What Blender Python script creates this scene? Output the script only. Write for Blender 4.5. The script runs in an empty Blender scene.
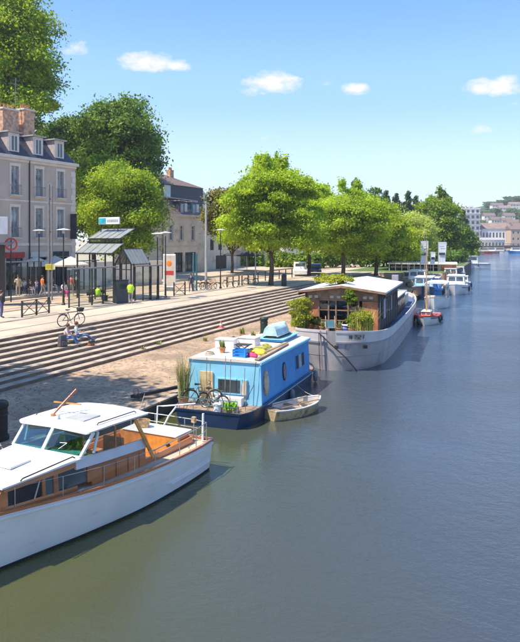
import bpy, bmesh, math, random
import numpy as np
from mathutils import Vector, Matrix, noise as mn
R = math.radians
random.seed(7); np.random.seed(7)
S = bpy.context.scene
COL = S.collection
# ------------------------------------------------------------------ camera
HC = 6.9
AZ = math.atan(291/650); ca, sa = math.cos(AZ), math.sin(AZ)
cam_d = bpy.data.cameras.new('camera'); cam = bpy.data.objects.new('camera', cam_d); COL.objects.link(cam)
cam.location = (0, 0, HC); cam.rotation_euler = (R(90), 0, AZ)
cam_d.sensor_fit = 'HORIZONTAL'; cam_d.sensor_width = 36; cam_d.lens = 45; cam_d.shift_y = -81/520
cam_d.clip_start = 0.1; cam_d.clip_end = 6000
S.camera = cam
# ------------------------------------------------------------------ light
SUN_EL, SUN_AZ = R(60), math.atan2(-0.68, -0.73)      # azimuth: x = sin, y = cos (towards the sun)
wd = bpy.data.worlds.new('World'); S.world = wd; wd.use_nodes = True
SKY_STRENGTH, SUN_STRENGTH, EXPOSURE = 0.135, 4.4, 0.74
sun_d = bpy.data.lights.new('sun', 'SUN'); sun_d.energy = SUN_STRENGTH; sun_d.angle = R(0.53); sun_d.color = (1.0, 0.91, 0.78)
sun = bpy.data.objects.new('sun', sun_d); COL.objects.link(sun)
sdir = Vector((math.sin(SUN_AZ)*math.cos(SUN_EL), math.cos(SUN_AZ)*math.cos(SUN_EL), math.sin(SUN_EL)))
sun.rotation_euler = sdir.to_track_quat('Z', 'Y').to_euler()
sun.location = (-60, -40, 80)
S.view_settings.view_transform = 'Standard'; S.view_settings.look = 'None'
S.view_settings.exposure = EXPOSURE; S.view_settings.gamma = 1; S.view_settings.use_curve_mapping = False
S.cycles.max_bounces = 7; S.cycles.transparent_max_bounces = 12
S.cycles.sample_clamp_indirect = 6

def W(px, py, z):
    'point of the plane at height z that the photograph shows at this pixel'
    d = (HC-z)*650/(py-240); xc = (px-260)/650*d
    return Vector((xc*ca-d*sa, xc*sa+d*ca, z))
def WD(px, d, z=2.0):
    'ground point at viewing depth d'
    xc = (px-260)/650*d
    return Vector((xc*ca-d*sa, xc*sa+d*ca, z))
def ZY(py, d): return HC-(py-240)/650*d

def build_sky():
    nt = wd.node_tree; N = nt.nodes; L = nt.links
    N.clear()
    out = N.new('ShaderNodeOutputWorld'); bg = N.new('ShaderNodeBackground')
    sky = N.new('ShaderNodeTexSky'); sky.sky_type = 'NISHITA'; sky.sun_disc = False
    sky.sun_elevation = SUN_EL; sky.sun_rotation = SUN_AZ % (2*math.pi)
    sky.air_density = 1.0; sky.dust_density = 0.35; sky.ozone_density = 2.2; sky.altitude = 50
    bg.inputs[1].default_value = SKY_STRENGTH
    tc = N.new('ShaderNodeTexCoord')
    hs = N.new('ShaderNodeHueSaturation'); hs.inputs['Saturation'].default_value = 1.02; hs.inputs['Value'].default_value = 1.0
    L.new(sky.outputs[0], hs.inputs['Color'])
    # a fairly even clear sky: the physical gradient blended with its own mean blue
    ev = N.new('ShaderNodeMix'); ev.data_type = 'RGBA'; ev.inputs[0].default_value = 0.62
    L.new(hs.outputs[0], ev.inputs[6])
    g0 = N.new('ShaderNodeSeparateXYZ'); L.new(tc.outputs['Generated'], g0.inputs[0])
    cr = N.new('ShaderNodeValToRGB'); L.new(g0.outputs[2], cr.inputs[0]); cr.color_ramp.interpolation = 'EASE'
    cr.color_ramp.elements[0].position = 0.0; cr.color_ramp.elements[0].color = (4.6, 5.35, 6.5, 1)
    cr.color_ramp.elements[1].position = 1.0; cr.color_ramp.elements[1].color = (.55, 1.5, 4.2, 1)
    for p_, c_ in ((.10, (3.6, 4.75, 6.5)), (.22, (1.9, 3.5, 6.5)), (.36, (.95, 2.4, 5.9)), (.6, (.75, 1.9, 5.0))):
        e_ = cr.color_ramp.elements.new(p_); e_.color = (*c_, 1)
    L.new(cr.outputs[0], ev.inputs[7])
    base = ev.outputs[2]
    def math_(op, a, b=None, clamp=False):
        m = N.new('ShaderNodeMath'); m.operation = op; m.use_clamp = clamp
        for i, x in enumerate((a, b)):
            if x is None: continue
            if isinstance(x, (int, float)): m.inputs[i].default_value = x
            else: L.new(x, m.inputs[i])
        return m.outputs[0]
    # cumulus puffs low in the sky: the direction is projected on the plane ahead
    mp = N.new('ShaderNodeMapping'); mp.vector_type = 'POINT'; mp.inputs['Rotation'].default_value = (0, 0, -AZ)
    L.new(tc.outputs['Generated'], mp.inputs['Vector'])
    sp = N.new('ShaderNodeSeparateXYZ'); L.new(mp.outputs[0], sp.inputs[0])
    az = math_('ARCTAN2', sp.outputs[0], sp.outputs[1])
    el = math_('ARCSINE', sp.outputs[2])
    nz = N.new('ShaderNodeTexNoise'); nz.inputs['Scale'].default_value = 34; nz.inputs['Detail'].default_value = 7; nz.inputs['Roughness'].default_value = 0.62
    mp2 = N.new('ShaderNodeMapping'); mp2.inputs['Scale'].default_value = (1, 1, 1.9); L.new(tc.outputs['Generated'], mp2.inputs['Vector']); L.new(mp2.outputs[0], nz.inputs['Vector'])
    total = None
    clouds = [(155,64,40,11,1.0),(140,66,22,7,.8),(72,49,22,9,.55),(64,45,12,8,.4),(273,85,34,14,.95),(258,91,24,7,.7),(354,90,17,8,.8),(328,84,9,6,.3),(494,88,34,10,1.0),(505,83,20,8,.8),
              (477,130,22,5,.5),(268,139,20,5,.25),(336,138,10,5,.2),(366,171,16,4,.18),(516,107,8,4,.4),(455,186,20,3,.2),(-60,80,40,14,1),(-150,120,60,12,.8),(640,70,60,16,1),(760,120,50,10,.8),(950,60,80,20,1),(-400,60,90,20,1)]
    for (px, py, w, h, k) in clouds:
        a0 = math.atan((px-260)/650); e0 = math.atan((240-py)/650*math.cos(a0))
        sx, sy = w/650*1.05, h/650*1.25
        dx = math_('DIVIDE', math_('SUBTRACT', az, a0), sx); dy = math_('DIVIDE', math_('SUBTRACT', el, e0), sy)
        lo = math_('MULTIPLY', math_('MINIMUM', dy, 0.0), 0.9)         # flat base: falls off faster below
        dy2 = math_('ADD', math_('MULTIPLY', dy, dy), math_('MULTIPLY', lo, lo))
        r2 = math_('ADD', math_('MULTIPLY', dx, dx), dy2)
        g = math_('MULTIPLY', math_('SUBTRACT', 1.0, r2, True), k)
        total = g if total is None else math_('MAXIMUM', total, g)
    nn = math_('MULTIPLY', math_('SUBTRACT', nz.outputs[0], 0.5), 3.3)
    dens = math_('ADD', math_('MULTIPLY', total, 1.5), math_('SUBTRACT', nn, 0.42))
    gate = math_('MULTIPLY', total, 5.0, True)
    dens = math_('MULTIPLY', math_('MULTIPLY', dens, .95, True), gate)
    dens = math_('MULTIPLY', dens, 0.9)
    mix = N.new('ShaderNodeMix'); mix.data_type = 'RGBA'
    L.new(dens, mix.inputs[0]); L.new(base, mix.inputs[6]); mix.inputs[7].default_value = (5.0, 4.8, 4.85, 1)
    L.new(mix.outputs[2], bg.inputs[0]); L.new(bg.outputs[0], out.inputs[0])
build_sky()

# ------------------------------------------------------------------ materials
def mat(name, col, rough=0.6, var=0.12, scale=3.0, bump=0.0, bscale=30.0, metal=0.0, spec=0.5, col2=None, fac=None, stretch=(1,1,1), coat=0.0, dirt=None):
    m = bpy.data.materials.new(name); m.use_nodes = True
    nt = m.node_tree; N = nt.nodes; L = nt.links; p = N['Principled BSDF']
    p.inputs['Roughness'].default_value = rough; p.inputs['Metallic'].default_value = metal
    p.inputs['Specular IOR Level'].default_value = spec; p.inputs['Coat Weight'].default_value = coat
    p.inputs['Coat Roughness'].default_value = 0.12
    tc = N.new('ShaderNodeTexCoord'); mp = N.new('ShaderNodeMapping'); L.new(tc.outputs['Object'], mp.inputs['Vector']); mp.inputs['Scale'].default_value = stretch
    nz = N.new('ShaderNodeTexNoise'); nz.inputs['Scale'].default_value = scale; nz.inputs['Detail'].default_value = 6; L.new(mp.outputs[0], nz.inputs['Vector'])
    rp = N.new('ShaderNodeValToRGB'); L.new(nz.outputs[0], rp.inputs[0])
    c2 = col2 if col2 else tuple(max(0, c*(1-var*2)) for c in col)
    c1 = col if col2 else tuple(min(1, c*(1+var*.6)) for c in col)
    rp.color_ramp.elements[0].position = 0.33; rp.color_ramp.elements[1].position = 0.62
    rp.color_ramp.elements[0].color = (*c2, 1); rp.color_ramp.elements[1].color = (*c1, 1)
    colo = rp.outputs[0]
    if dirt:
        n2 = N.new('ShaderNodeTexNoise'); n2.inputs['Scale'].default_value = dirt[1]; n2.inputs['Detail'].default_value = 9; n2.inputs['Roughness'].default_value = .7
        mpd = N.new('ShaderNodeMapping'); mpd.inputs['Scale'].default_value = dirt[3] if len(dirt) > 3 else (1, 1, 1); L.new(tc.outputs['Object'], mpd.inputs['Vector']); L.new(mpd.outputs[0], n2.inputs['Vector'])
        r2 = N.new('ShaderNodeValToRGB'); L.new(n2.outputs[0], r2.inputs[0]); r2.color_ramp.elements[0].position = dirt[2]; r2.color_ramp.elements[1].position = min(1, dirt[2]+.16)
        mx = N.new('ShaderNodeMix'); mx.data_type = 'RGBA'; L.new(r2.outputs[0], mx.inputs[0]); L.new(colo, mx.inputs[6]); mx.inputs[7].default_value = (*dirt[0], 1); colo = mx.outputs[2]
    L.new(colo, p.inputs['Base Color'])
    if bump:
        nb = N.new('ShaderNodeTexNoise'); nb.inputs['Scale'].default_value = bscale; nb.inputs['Detail'].default_value = 5; L.new(mp.outputs[0], nb.inputs['Vector'])
        b = N.new('ShaderNodeBump'); b.inputs['Strength'].default_value = bump; b.inputs['Distance'].default_value = 0.02
        L.new(nb.outputs[0], b.inputs['Height']); L.new(b.outputs[0], p.inputs['Normal'])
    return m

def leaf_mat(name, dark, light, trans=0.35, tint=None):
    m = bpy.data.materials.new(name); m.use_nodes = True
    nt = m.node_tree; N = nt.nodes; L = nt.links; N.remove(N['Principled BSDF']); out = N['Material Output']
    g = N.new('ShaderNodeNewGeometry'); tc = N.new('ShaderNodeTexCoord')
    nz = N.new('ShaderNodeTexNoise'); nz.inputs['Scale'].default_value = 0.45; nz.inputs['Detail'].default_value = 3; L.new(tc.outputs['Object'], nz.inputs['Vector'])
    ad = N.new('ShaderNodeMath'); ad.operation = 'MULTIPLY_ADD'; L.new(g.outputs['Random Per Island'], ad.inputs[0]); ad.inputs[1].default_value = 0.5
    sb = N.new('ShaderNodeMath'); sb.operation = 'MULTIPLY_ADD'; L.new(nz.outputs[0], sb.inputs[0]); sb.inputs[1].default_value = 1.5; sb.inputs[2].default_value = -0.5
    L.new(sb.outputs[0], ad.inputs[2])
    rp = N.new('ShaderNodeValToRGB'); L.new(ad.outputs[0], rp.inputs[0])
    rp.color_ramp.elements[0].color = (*dark, 1); rp.color_ramp.elements[1].color = (*light, 1)
    rp.color_ramp.elements[0].position = .15; rp.color_ramp.elements[1].position = .8
    if tint:
        e = rp.color_ramp.elements.new(0.97); e.color = (*tint, 1)
    d = N.new('ShaderNodeBsdfPrincipled'); d.inputs['Roughness'].default_value = .55; d.inputs['Specular IOR Level'].default_value = .25
    t = N.new('ShaderNodeBsdfTranslucent'); L.new(rp.outputs[0], d.inputs['Base Color'])
    hs = N.new('ShaderNodeHueSaturation'); hs.inputs['Hue'].default_value = .485; hs.inputs['Value'].default_value = 1.5; hs.inputs['Saturation'].default_value = 1.1
    L.new(rp.outputs[0], hs.inputs['Color']); L.new(hs.outputs[0], t.inputs['Color'])
    mx = N.new('ShaderNodeMixShader'); mx.inputs[0].default_value = trans; L.new(d.outputs[0], mx.inputs[1]); L.new(t.outputs[0], mx.inputs[2]); L.new(mx.outputs[0], out.inputs[0])
    return m

def glass_mat(name, tint, mirror=1.0, rough=0.02):
    m = bpy.data.materials.new(name); m.use_nodes = True
    nt = m.node_tree; N = nt.nodes; L = nt.links; N.remove(N['Principled BSDF']); out = N['Material Output']
    tr = N.new('ShaderNodeBsdfTransparent'); tr.inputs[0].default_value = (*tint, 1)
    gl = N.new('ShaderNodeBsdfGlossy'); gl.inputs['Roughness'].default_value = rough; gl.inputs[0].default_value = (.95, .98, 1, 1)
    fr = N.new('ShaderNodeFresnel'); fr.inputs[0].default_value = 1.5
    ml = N.new('ShaderNodeMath'); ml.operation = 'MULTIPLY'; ml.use_clamp = True; L.new(fr.outputs[0], ml.inputs[0]); ml.inputs[1].default_value = mirror
    ge = N.new('ShaderNodeNewGeometry'); fb = N.new('ShaderNodeMath'); fb.operation = 'SUBTRACT'; fb.inputs[0].default_value = 1; L.new(ge.outputs['Backfacing'], fb.inputs[1])
    m2 = N.new('ShaderNodeMath'); m2.operation = 'MULTIPLY'; L.new(ml.outputs[0], m2.inputs[0]); L.new(fb.outputs[0], m2.inputs[1]); ml = m2
    mx = N.new('ShaderNodeMixShader'); L.new(ml.outputs[0], mx.inputs[0]); L.new(tr.outputs[0], mx.inputs[1]); L.new(gl.outputs[0], mx.inputs[2]); L.new(mx.outputs[0], out.inputs[0])
    return m

def water_mat():
    m = bpy.data.materials.new('river_water'); m.use_nodes = True
    nt = m.node_tree; N = nt.nodes; L = nt.links; p = N['Principled BSDF']
    p.inputs['Roughness'].default_value = .045; p.inputs['IOR'].default_value = 1.42
    tc = N.new('ShaderNodeTexCoord')
    def nz(scale, detail, st, rot=0, rough=.55, dist=0):
        mp = N.new('ShaderNodeMapping'); mp.inputs['Scale'].default_value = st; mp.inputs['Rotation'].default_value = (0, 0, rot); L.new(tc.outputs['Object'], mp.inputs['Vector'])
        n = N.new('ShaderNodeTexNoise'); n.inputs['Scale'].default_value = scale; n.inputs['Detail'].default_value = detail; n.inputs['Roughness'].default_value = rough; n.inputs['Distortion'].default_value = dist
        L.new(mp.outputs[0], n.inputs['Vector']); return n.outputs[0]
    # murk colour: olive with slow brown and green patches
    big = nz(.09, 3, (1, 1, 1)); rp = N.new('ShaderNodeValToRGB'); L.new(big, rp.inputs[0])
    rp.color_ramp.elements[0].color = (.056, .066, .010, 1); rp.color_ramp.elements[1].color = (.074, .072, .018, 1)
    rp.color_ramp.elements[0].position = .35; rp.color_ramp.elements[1].position = .65
    sb = N.new('ShaderNodeSeparateXYZ'); L.new(tc.outputs['Object'], sb.inputs[0])
    ax = N.new('ShaderNodeMath'); ax.operation = 'MULTIPLY_ADD'; L.new(sb.outputs[0], ax.inputs[0]); ax.inputs[1].default_value = 3.2; L.new(sb.outputs[1], ax.inputs[2])
    aw = N.new('ShaderNodeMath'); aw.operation = 'MULTIPLY_ADD'; L.new(big, aw.inputs[0]); aw.inputs[1].default_value = 26; L.new(ax.outputs[0], aw.inputs[2])
    dp = N.new('ShaderNodeMapRange'); L.new(aw.outputs[0], dp.inputs[0]); dp.inputs[1].default_value = -10; dp.inputs[2].default_value = 20
    dm = N.new('ShaderNodeMix'); dm.data_type = 'RGBA'; L.new(dp.outputs[0], dm.inputs[0]); L.new(rp.outputs[0], dm.inputs[6]); dm.inputs[7].default_value = (.054, .064, .074, 1)   # olive murk by the quay, bluer midstream: bank and sky reflections painted in
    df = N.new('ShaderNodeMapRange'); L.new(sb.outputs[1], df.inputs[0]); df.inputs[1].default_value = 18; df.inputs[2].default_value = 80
    d2 = N.new('ShaderNodeMix'); d2.data_type = 'RGBA'; L.new(df.outputs[0], d2.inputs[0]); L.new(dm.outputs[2], d2.inputs[6]); d2.inputs[7].default_value = (.032, .075, .145, 1); dm = d2  # sky reflection on the far water, painted as a blue base colour
    L.new(dm.outputs[2], p.inputs['Base Color'])
    patch = nz(.055, 3, (1, 1.5, 1), .3)
    pr = N.new('ShaderNodeMapRange'); L.new(patch, pr.inputs[0]); pr.inputs[1].default_value = .38; pr.inputs[2].default_value = .62; pr.inputs[3].default_value = .45; pr.inputs[4].default_value = 1.25
    a = nz(2.1, 3, (1, 1.35, 1), .5, .5, .6); b = nz(7.5, 3, (1, 1.25, 1), -.3, .55, .3); c = nz(.55, 2, (1, 1.2, 1), .15)
    s1 = N.new('ShaderNodeMath'); s1.operation = 'MULTIPLY_ADD'; L.new(b, s1.inputs[0]); s1.inputs[1].default_value = .62; L.new(a, s1.inputs[2])
    e = nz(17, 3, (1, 1.2, 1), .8, .6); s0 = N.new('ShaderNodeMath'); s0.operation = 'MULTIPLY_ADD'; L.new(e, s0.inputs[0]); s0.inputs[1].default_value = .30; L.new(s1.outputs[0], s0.inputs[2]); s1 = s0
    s2 = N.new('ShaderNodeMath'); s2.operation = 'MULTIPLY_ADD'; L.new(c, s2.inputs[0]); s2.inputs[1].default_value = 1.4; L.new(s1.outputs[0], s2.inputs[2])
    s3 = N.new('ShaderNodeMath'); s3.operation = 'MULTIPLY'; L.new(s2.outputs[0], s3.inputs[0]); L.new(pr.outputs[0], s3.inputs[1])
    # open water ahead is ruffled by wind, the reach beside the near boats is sheltered
    sy = N.new('ShaderNodeSeparateXYZ'); L.new(tc.outputs['Object'], sy.inputs[0])
    wr = N.new('ShaderNodeMapRange'); L.new(sy.outputs[1], wr.inputs[0]); wr.inputs[1].default_value = 22; wr.inputs[2].default_value = 110; wr.inputs[3].default_value = .80; wr.inputs[4].default_value = 3.4
    s4 = N.new('ShaderNodeMath'); s4.operation = 'MULTIPLY'; L.new(s3.outputs[0], s4.inputs[0]); L.new(wr.outputs[0], s4.inputs[1])
    lee = N.new('ShaderNodeMapRange'); L.new(sy.outputs[0], lee.inputs[0]); lee.inputs[1].default_value = -11; lee.inputs[2].default_value = -2; lee.inputs[3].default_value = .42; lee.inputs[4].default_value = 1.15
    s5 = N.new('ShaderNodeMath'); s5.operation = 'MULTIPLY'; L.new(s4.outputs[0], s5.inputs[0]); L.new(lee.outputs[0], s5.inputs[1]); s3 = s5
    bp = N.new('ShaderNodeBump'); bp.inputs['Strength'].default_value = 1.0; bp.inputs['Distance'].default_value = .038
    L.new(s3.outputs[0], bp.inputs['Height']); L.new(bp.outputs[0], p.inputs['Normal'])
    return m

def mask_mat(name, colA, colB, kind, rough=.7, **k):
    'two-colour print or wear pattern'
    m = mat(name, colA, rough, **k); return m

M = {}
M['water'] = water_mat()
M['paving'] = mat('pale_paving', (.52, .43, .31), .85, .10, .35, .25, 8, dirt=((.40, .33, .25), .16, .56))
M['paving2'] = mat('tram_bed_paving', (.52, .38, .25), .85, .12, .6, .2, 9, dirt=((.38, .28, .20), .3, .55))
M['pebble'] = mat('grey_brown_pebble', (.42,.33,.24), .9, .5, 1.2)
M['verge'] = mat('mown_grass', (.10,.17,.035), .9, .3, 1.5, .5, 20)
M['band'] = mat('dark_ground_strip', (.20, .17, .14), .85, .2, 1.5)
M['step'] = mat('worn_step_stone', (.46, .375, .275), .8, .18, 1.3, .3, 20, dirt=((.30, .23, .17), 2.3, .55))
M['riser'] = mat('shade_browned_riser_stone', (.24, .16, .105), .85, .2, 1.5, .3, 18, dirt=((.09, .055, .035), .9, .52))  # brown stone tone deepened to carry the shade on the risers
M['gravel'] = mat('quay_gravel', (.47, .33, .205), .9, .2, .5, 1.0, 18, dirt=((.20, .135, .085), 5.0, .47))
M['wallstone'] = mat('quay_wall_stone', (.13, .115, .09), .85, .3, 1.2, .5, 14, dirt=((.04, .05, .025), .8, .52))
M['asphalt'] = mat('asphalt', (.10, .09, .09), .85, .1, 1.0)
M['facade'] = mat('mauve_render_facade', (.55, .445, .36), .85, .06, .5, .1, 20, dirt=((.42, .345, .29), .35, .54))
M['facade_stone'] = mat('cut_stone_trim', (.70, .62, .52), .8, .06, 1.2, .1, 20, dirt=((.42, .37, .31), .8, .6))
M['facade2'] = mat('beige_stone_facade', (.80, .69, .55), .85, .08, .7, .1, 20, dirt=((.30, .25, .20), .5, .55))
M['slate'] = mat('blue_grey_slate', (.055, .062, .085), .55, .25, 6, .3, 12)
M['oldroof'] = mat('brown_slate_roof', (.22, .15, .12), .7, .2, 3, .3, 14)
M['zinc'] = mat('zinc_sheet', (.42, .40, .38), .5, .12, 1.5)
M['brick'] = mat('chimney_brick', (.66, .38, .24), .85, .25, 3, .3, 20)
M['terracotta'] = mat('terracotta_pot', (.55, .24, .10), .8, .15, 5)
M['white'] = mat('white_paint', (.80, .80, .78), .45, .04, 2)
M['whitewall'] = mat('white_wall', (.78, .76, .71), .8, .05, .6)
M['winglass'] = mat('window_glass', (.06, .075, .085), .08, .35, .8, spec=.9)
M['curtained'] = mat('curtained_glass', (.50,.54,.55), .12, .5, .9, spec=.9, col2=(.07,.09,.10))
M['shutter'] = mat('grey_blue_shutter', (.40, .44, .46), .6, .1, 2)
M['blackmetal'] = mat('dark_painted_metal', (.022, .024, .025), .45, .2, 4)
M['greymetal'] = mat('grey_painted_metal', (.20, .20, .19), .5, .12, 4)
M['steel'] = mat('bright_steel_tube', (.55, .54, .50), .35, .1, 5, metal=.7)
M['galv'] = mat('galvanised_mast', (.42, .42, .40), .5, .1, 2)
M['cream_cloth'] = mat('cream_canvas', (.60, .52, .42), .85, .08, 2)
M['dark_cloth'] = mat('dark_grey_canvas', (.05, .05, .055), .85, .2, 2)
M['yellow'] = mat('yellow_sign', (.75, .62, .03), .5, .04, 2)
M['frost'] = mat('dusty_roof_glass', (.27,.29,.27), .35, .08, 2)
M['hivis'] = mat('hi_vis_yellow', (.52, .85, .03), .7, .08, 8)
M['red'] = mat('red_paint', (.50, .045, .03), .5, .1, 3)
M['rubber'] = mat('black_rubber', (.012, .012, .012), .7, .2, 5)
M['teal'] = mat('teal_painted_metal', (.04, .15, .17), .5, .1, 3)
M['bark'] = mat('tree_bark', (.11, .080, .055), .9, .3, 5, .8, 12, stretch=(1, 1, .25))
M['clear'] = glass_mat('shelter_glass', (.90, .93, .91), 1.0)

# ------------------------------------------------------------------ mesh helpers
class MB:
    def __init__(s): s.v = []; s.f = []
    def add(s, vs, fs):
        o = len(s.v); s.v += [tuple(v) for v in vs]; s.f += [tuple(i+o for i in f) for f in fs]; return s
    def box(s, x0, x1, y0, y1, z0, z1):
        return s.add([(x0,y0,z0),(x1,y0,z0),(x1,y1,z0),(x0,y1,z0),(x0,y0,z1),(x1,y0,z1),(x1,y1,z1),(x0,y1,z1)],
                     [(3,2,1,0),(4,5,6,7),(0,1,5,4),(1,2,6,5),(2,3,7,6),(3,0,4,7)])
    def obox(s, c, size, rz=0, rx=0, ry=0):
        m = Matrix.Translation(c) @ Matrix.Rotation(rz, 4, 'Z') @ Matrix.Rotation(ry, 4, 'Y') @ Matrix.Rotation(rx, 4, 'X')
        a, b, h = [q/2 for q in size]
        vs = [m @ Vector(q) for q in [(-a,-b,-h),(a,-b,-h),(a,b,-h),(-a,b,-h),(-a,-b,h),(a,-b,h),(a,b,h),(-a,b,h)]]
        return s.add(vs, [(3,2,1,0),(4,5,6,7),(0,1,5,4),(1,2,6,5),(2,3,7,6),(3,0,4,7)])
    def hexa(s, b, t):
        'eight corners: four below, four above, same turn'
        return s.add(list(b)+list(t), [(3,2,1,0),(4,5,6,7),(0,1,5,4),(1,2,6,5),(2,3,7,6),(3,0,4,7)])
    def prism(s, poly, z0, z1):
        n = len(poly)
        return s.add([(x,y,z0) for x,y in poly]+[(x,y,z1) for x,y in poly],
                     [tuple(range(n-1,-1,-1)), tuple(range(n,2*n))]+[(i,(i+1)%n,(i+1)%n+n,i+n) for i in range(n)])
    def extr(s, pts, off):
        'polygon of 3-D points pushed along off'
        n = len(pts); off = Vector(off); p = [Vector(q) for q in pts]
        return s.add(p+[q+off for q in p], [tuple(range(n-1,-1,-1)), tuple(range(n,2*n))]+[(i,(i+1)%n,(i+1)%n+n,i+n) for i in range(n)])
    def tube(s, pts, r, n=6, r2=None, cap=True):
        pts = [Vector(p) for p in pts]; k = len(pts); rr = [r+((r2 if r2 is not None else r)-r)*i/(k-1) for i in range(k)] if not isinstance(r, list) else r
        vs = []; up = None
        for i, p in enumerate(pts):
            t = (pts[min(i+1,k-1)]-pts[max(i-1,0)]).normalized()
            if up is None: up = Vector((0,0,1)) if abs(t.z) < .9 else Vector((1,0,0))
            a = t.cross(up).normalized(); b = a.cross(t).normalized(); up = b
            for j in range(n):
                q = 2*math.pi*j/n; vs.append(p+(a*math.cos(q)+b*math.sin(q))*rr[i])
        fs = [(i*n+j, i*n+(j+1)%n, (i+1)*n+(j+1)%n, (i+1)*n+j) for i in range(k-1) for j in range(n)]
        if cap: fs += [tuple(range(n-1,-1,-1)), tuple((k-1)*n+j for j in range(n))]
        return s.add(vs, fs)
    def bar(s, p, q, w, h=None):
        p, q = Vector(p), Vector(q); h = h or w; t = (q-p).normalized()
        up = Vector((0,0,1)) if abs(t.z) < .95 else Vector((0,1,0))
        a = t.cross(up).normalized()*w/2; b = a.cross(t).normalized()*h/2
        return s.add([p-a-b,p+a-b,p+a+b,p-a+b,q-a-b,q+a-b,q+a+b,q-a+b], [(3,2,1,0),(4,5,6,7),(0,1,5,4),(1,2,6,5),(2,3,7,6),(3,0,4,7)])
    def lathe(s, prof, n=16, c=(0,0,0), sx=1, sy=1):
        vs = []; 
        for r, z in prof:
            for j in range(n):
                q = 2*math.pi*j/n; vs.append((c[0]+r*sx*math.cos(q), c[1]+r*sy*math.sin(q), c[2]+z))
        k = len(prof)
        fs = [(i*n+j, i*n+(j+1)%n, (i+1)*n+(j+1)%n, (i+1)*n+j) for i in range(k-1) for j in range(n)]
        fs += [tuple(range(n-1,-1,-1)), tuple((k-1)*n+j for j in range(n))]
        return s.add(vs, fs)
    def loft(s, rings, closed=True, cap=True):
        n = len(rings[0]); vs = [p for r in rings for p in r]; k = len(rings); m = n if closed else n-1
        fs = [(i*n+j, i*n+(j+1)%n, (i+1)*n+(j+1)%n, (i+1)*n+j) for i in range(k-1) for j in range(m)]
        if cap: fs += [tuple(range(n-1,-1,-1)), tuple((k-1)*n+j for j in range(n))]
        return s.add(vs, fs)
    def ball(s, c, r, n=10, sc=(1,1,1)):
        prof = [(max(1e-4, math.sin(math.pi*i/8)), -math.cos(math.pi*i/8)) for i in range(9)]
        o = len(s.v); s.lathe([(a*r, b*r) for a, b in prof], n)
        for i in range(o, len(s.v)):
            x, y, z = s.v[i]; s.v[i] = (c[0]+x*sc[0], c[1]+y*sc[1], c[2]+z*sc[2])
        return s
    def torus(s, c, R_, r, axis='y', n=18, m=6, sc=(1,1,1)):
        vs = []
        for i in range(n):
            a = 2*math.pi*i/n
            for j in range(m):
                b = 2*math.pi*j/m; rr = R_+r*math.cos(b); p = (rr*math.cos(a), rr*math.sin(a), r*math.sin(b))
                if axis == 'y': p = (p[0], p[2], p[1])
                elif axis == 'x': p = (p[2], p[0], p[1])
                vs.append((c[0]+p[0]*sc[0], c[1]+p[1]*sc[1], c[2]+p[2]*sc[2]))
        return s.add(vs, [(i*m+j, ((i+1)%n)*m+j, ((i+1)%n)*m+(j+1)%m, i*m+(j+1)%m) for i in range(n) for j in range(m)])
    def build(s, name, mt, parent=None, smooth=False, bevel=0, angle=None, fix=True):
        me = bpy.data.meshes.new(name); me.from_pydata(s.v, [], s.f); me.materials.append(mt)
        if fix:
            bm = bmesh.new(); bm.from_mesh(me); bmesh.ops.recalc_face_normals(bm, faces=bm.faces[:]); bm.to_mesh(me); bm.free()
        if smooth: me.shade_smooth() if angle is None else me.shade_smooth()
        if smooth and angle is not None: me.set_sharp_from_angle(angle=R(angle))
        o = bpy.data.objects.new(name, me); COL.objects.link(o)
        if parent: o.parent = parent
        if bevel:
            b = o.modifiers.new('bevel', 'BEVEL'); b.width = bevel; b.segments = 2; b.limit_method = 'ANGLE'; b.angle_limit = R(40)
        return o

def tag(o, label=None, cat=None, group=None, kind=None):
    if label: o['label'] = label
    if cat: o['category'] = cat
    if group: o['group'] = group
    if kind: o['kind'] = kind
    return o
def thing(name, label, cat, loc=(0,0,0), rz=0, group=None):
    o = bpy.data.objects.new(name, None); COL.objects.link(o); o.empty_display_size = .2
    o.location = loc; o.rotation_euler = (0, 0, rz); return tag(o, label, cat, group)
def copy_tree(o, parent=None):
    c = o.copy(); COL.objects.link(c); c.parent = parent
    for ch in list(o.children): copy_tree(ch, c)
    return c
def dup(o, label, loc, rz=0, scale=None):
    c = copy_tree(o); c['label'] = label; c.location = loc; c.rotation_euler = (0, 0, rz)
    if scale: c.scale = scale
    return c
def struct(o): o['kind'] = 'structure'; return o
def stuff(o): o['kind'] = 'stuff'; return o

# ------------------------------------------------------------------ the setting
# river bed and water
wb = MB(); wb.add([(-900,-300,0),(900,-300,0),(900,2500,0),(-900,2500,0)], [(0,1,2,3)])
struct(wb.build('river_water', M['water'], fix=False))
struct(MB().add([(-3000,-3000,-1.2),(3000,-3000,-1.2),(3000,4500,-1.2),(-3000,4500,-1.2)], [(0,1,2,3)]).build('river_bed', M['wallstone'], fix=False))
STEP_X, FOOT_X, EDGE_X, STEP_END, LOW = -24.9, -21.0, -14.35, 97.0, 0.55
NR = 9; RISE = (2.0-LOW)/NR; TREAD = (FOOT_X-STEP_X)/(NR-1)
def bank(Y):      # water's edge beyond the steps, curving away to the left
    return -14.4 - 0.0 if Y < 100 else -14.4 - 0.00085*(Y-100)**2 if Y < 175 else -19.2-.09*(Y-175)
ys = [STEP_END, 100, 112, 125, 140, 155, 170, 190, 220, 260, 300, 345]
poly = [(-700,-120), (STEP_X,-120), (STEP_X, STEP_END)] + [(bank(y), y) for y in ys] + [(-29, 520), (-700, 520)]
gq = MB(); n = len(poly); gq.prism(poly, -1.1, 2.0)
struct(gq.build('promenade_ground', M['paving']))
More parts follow.
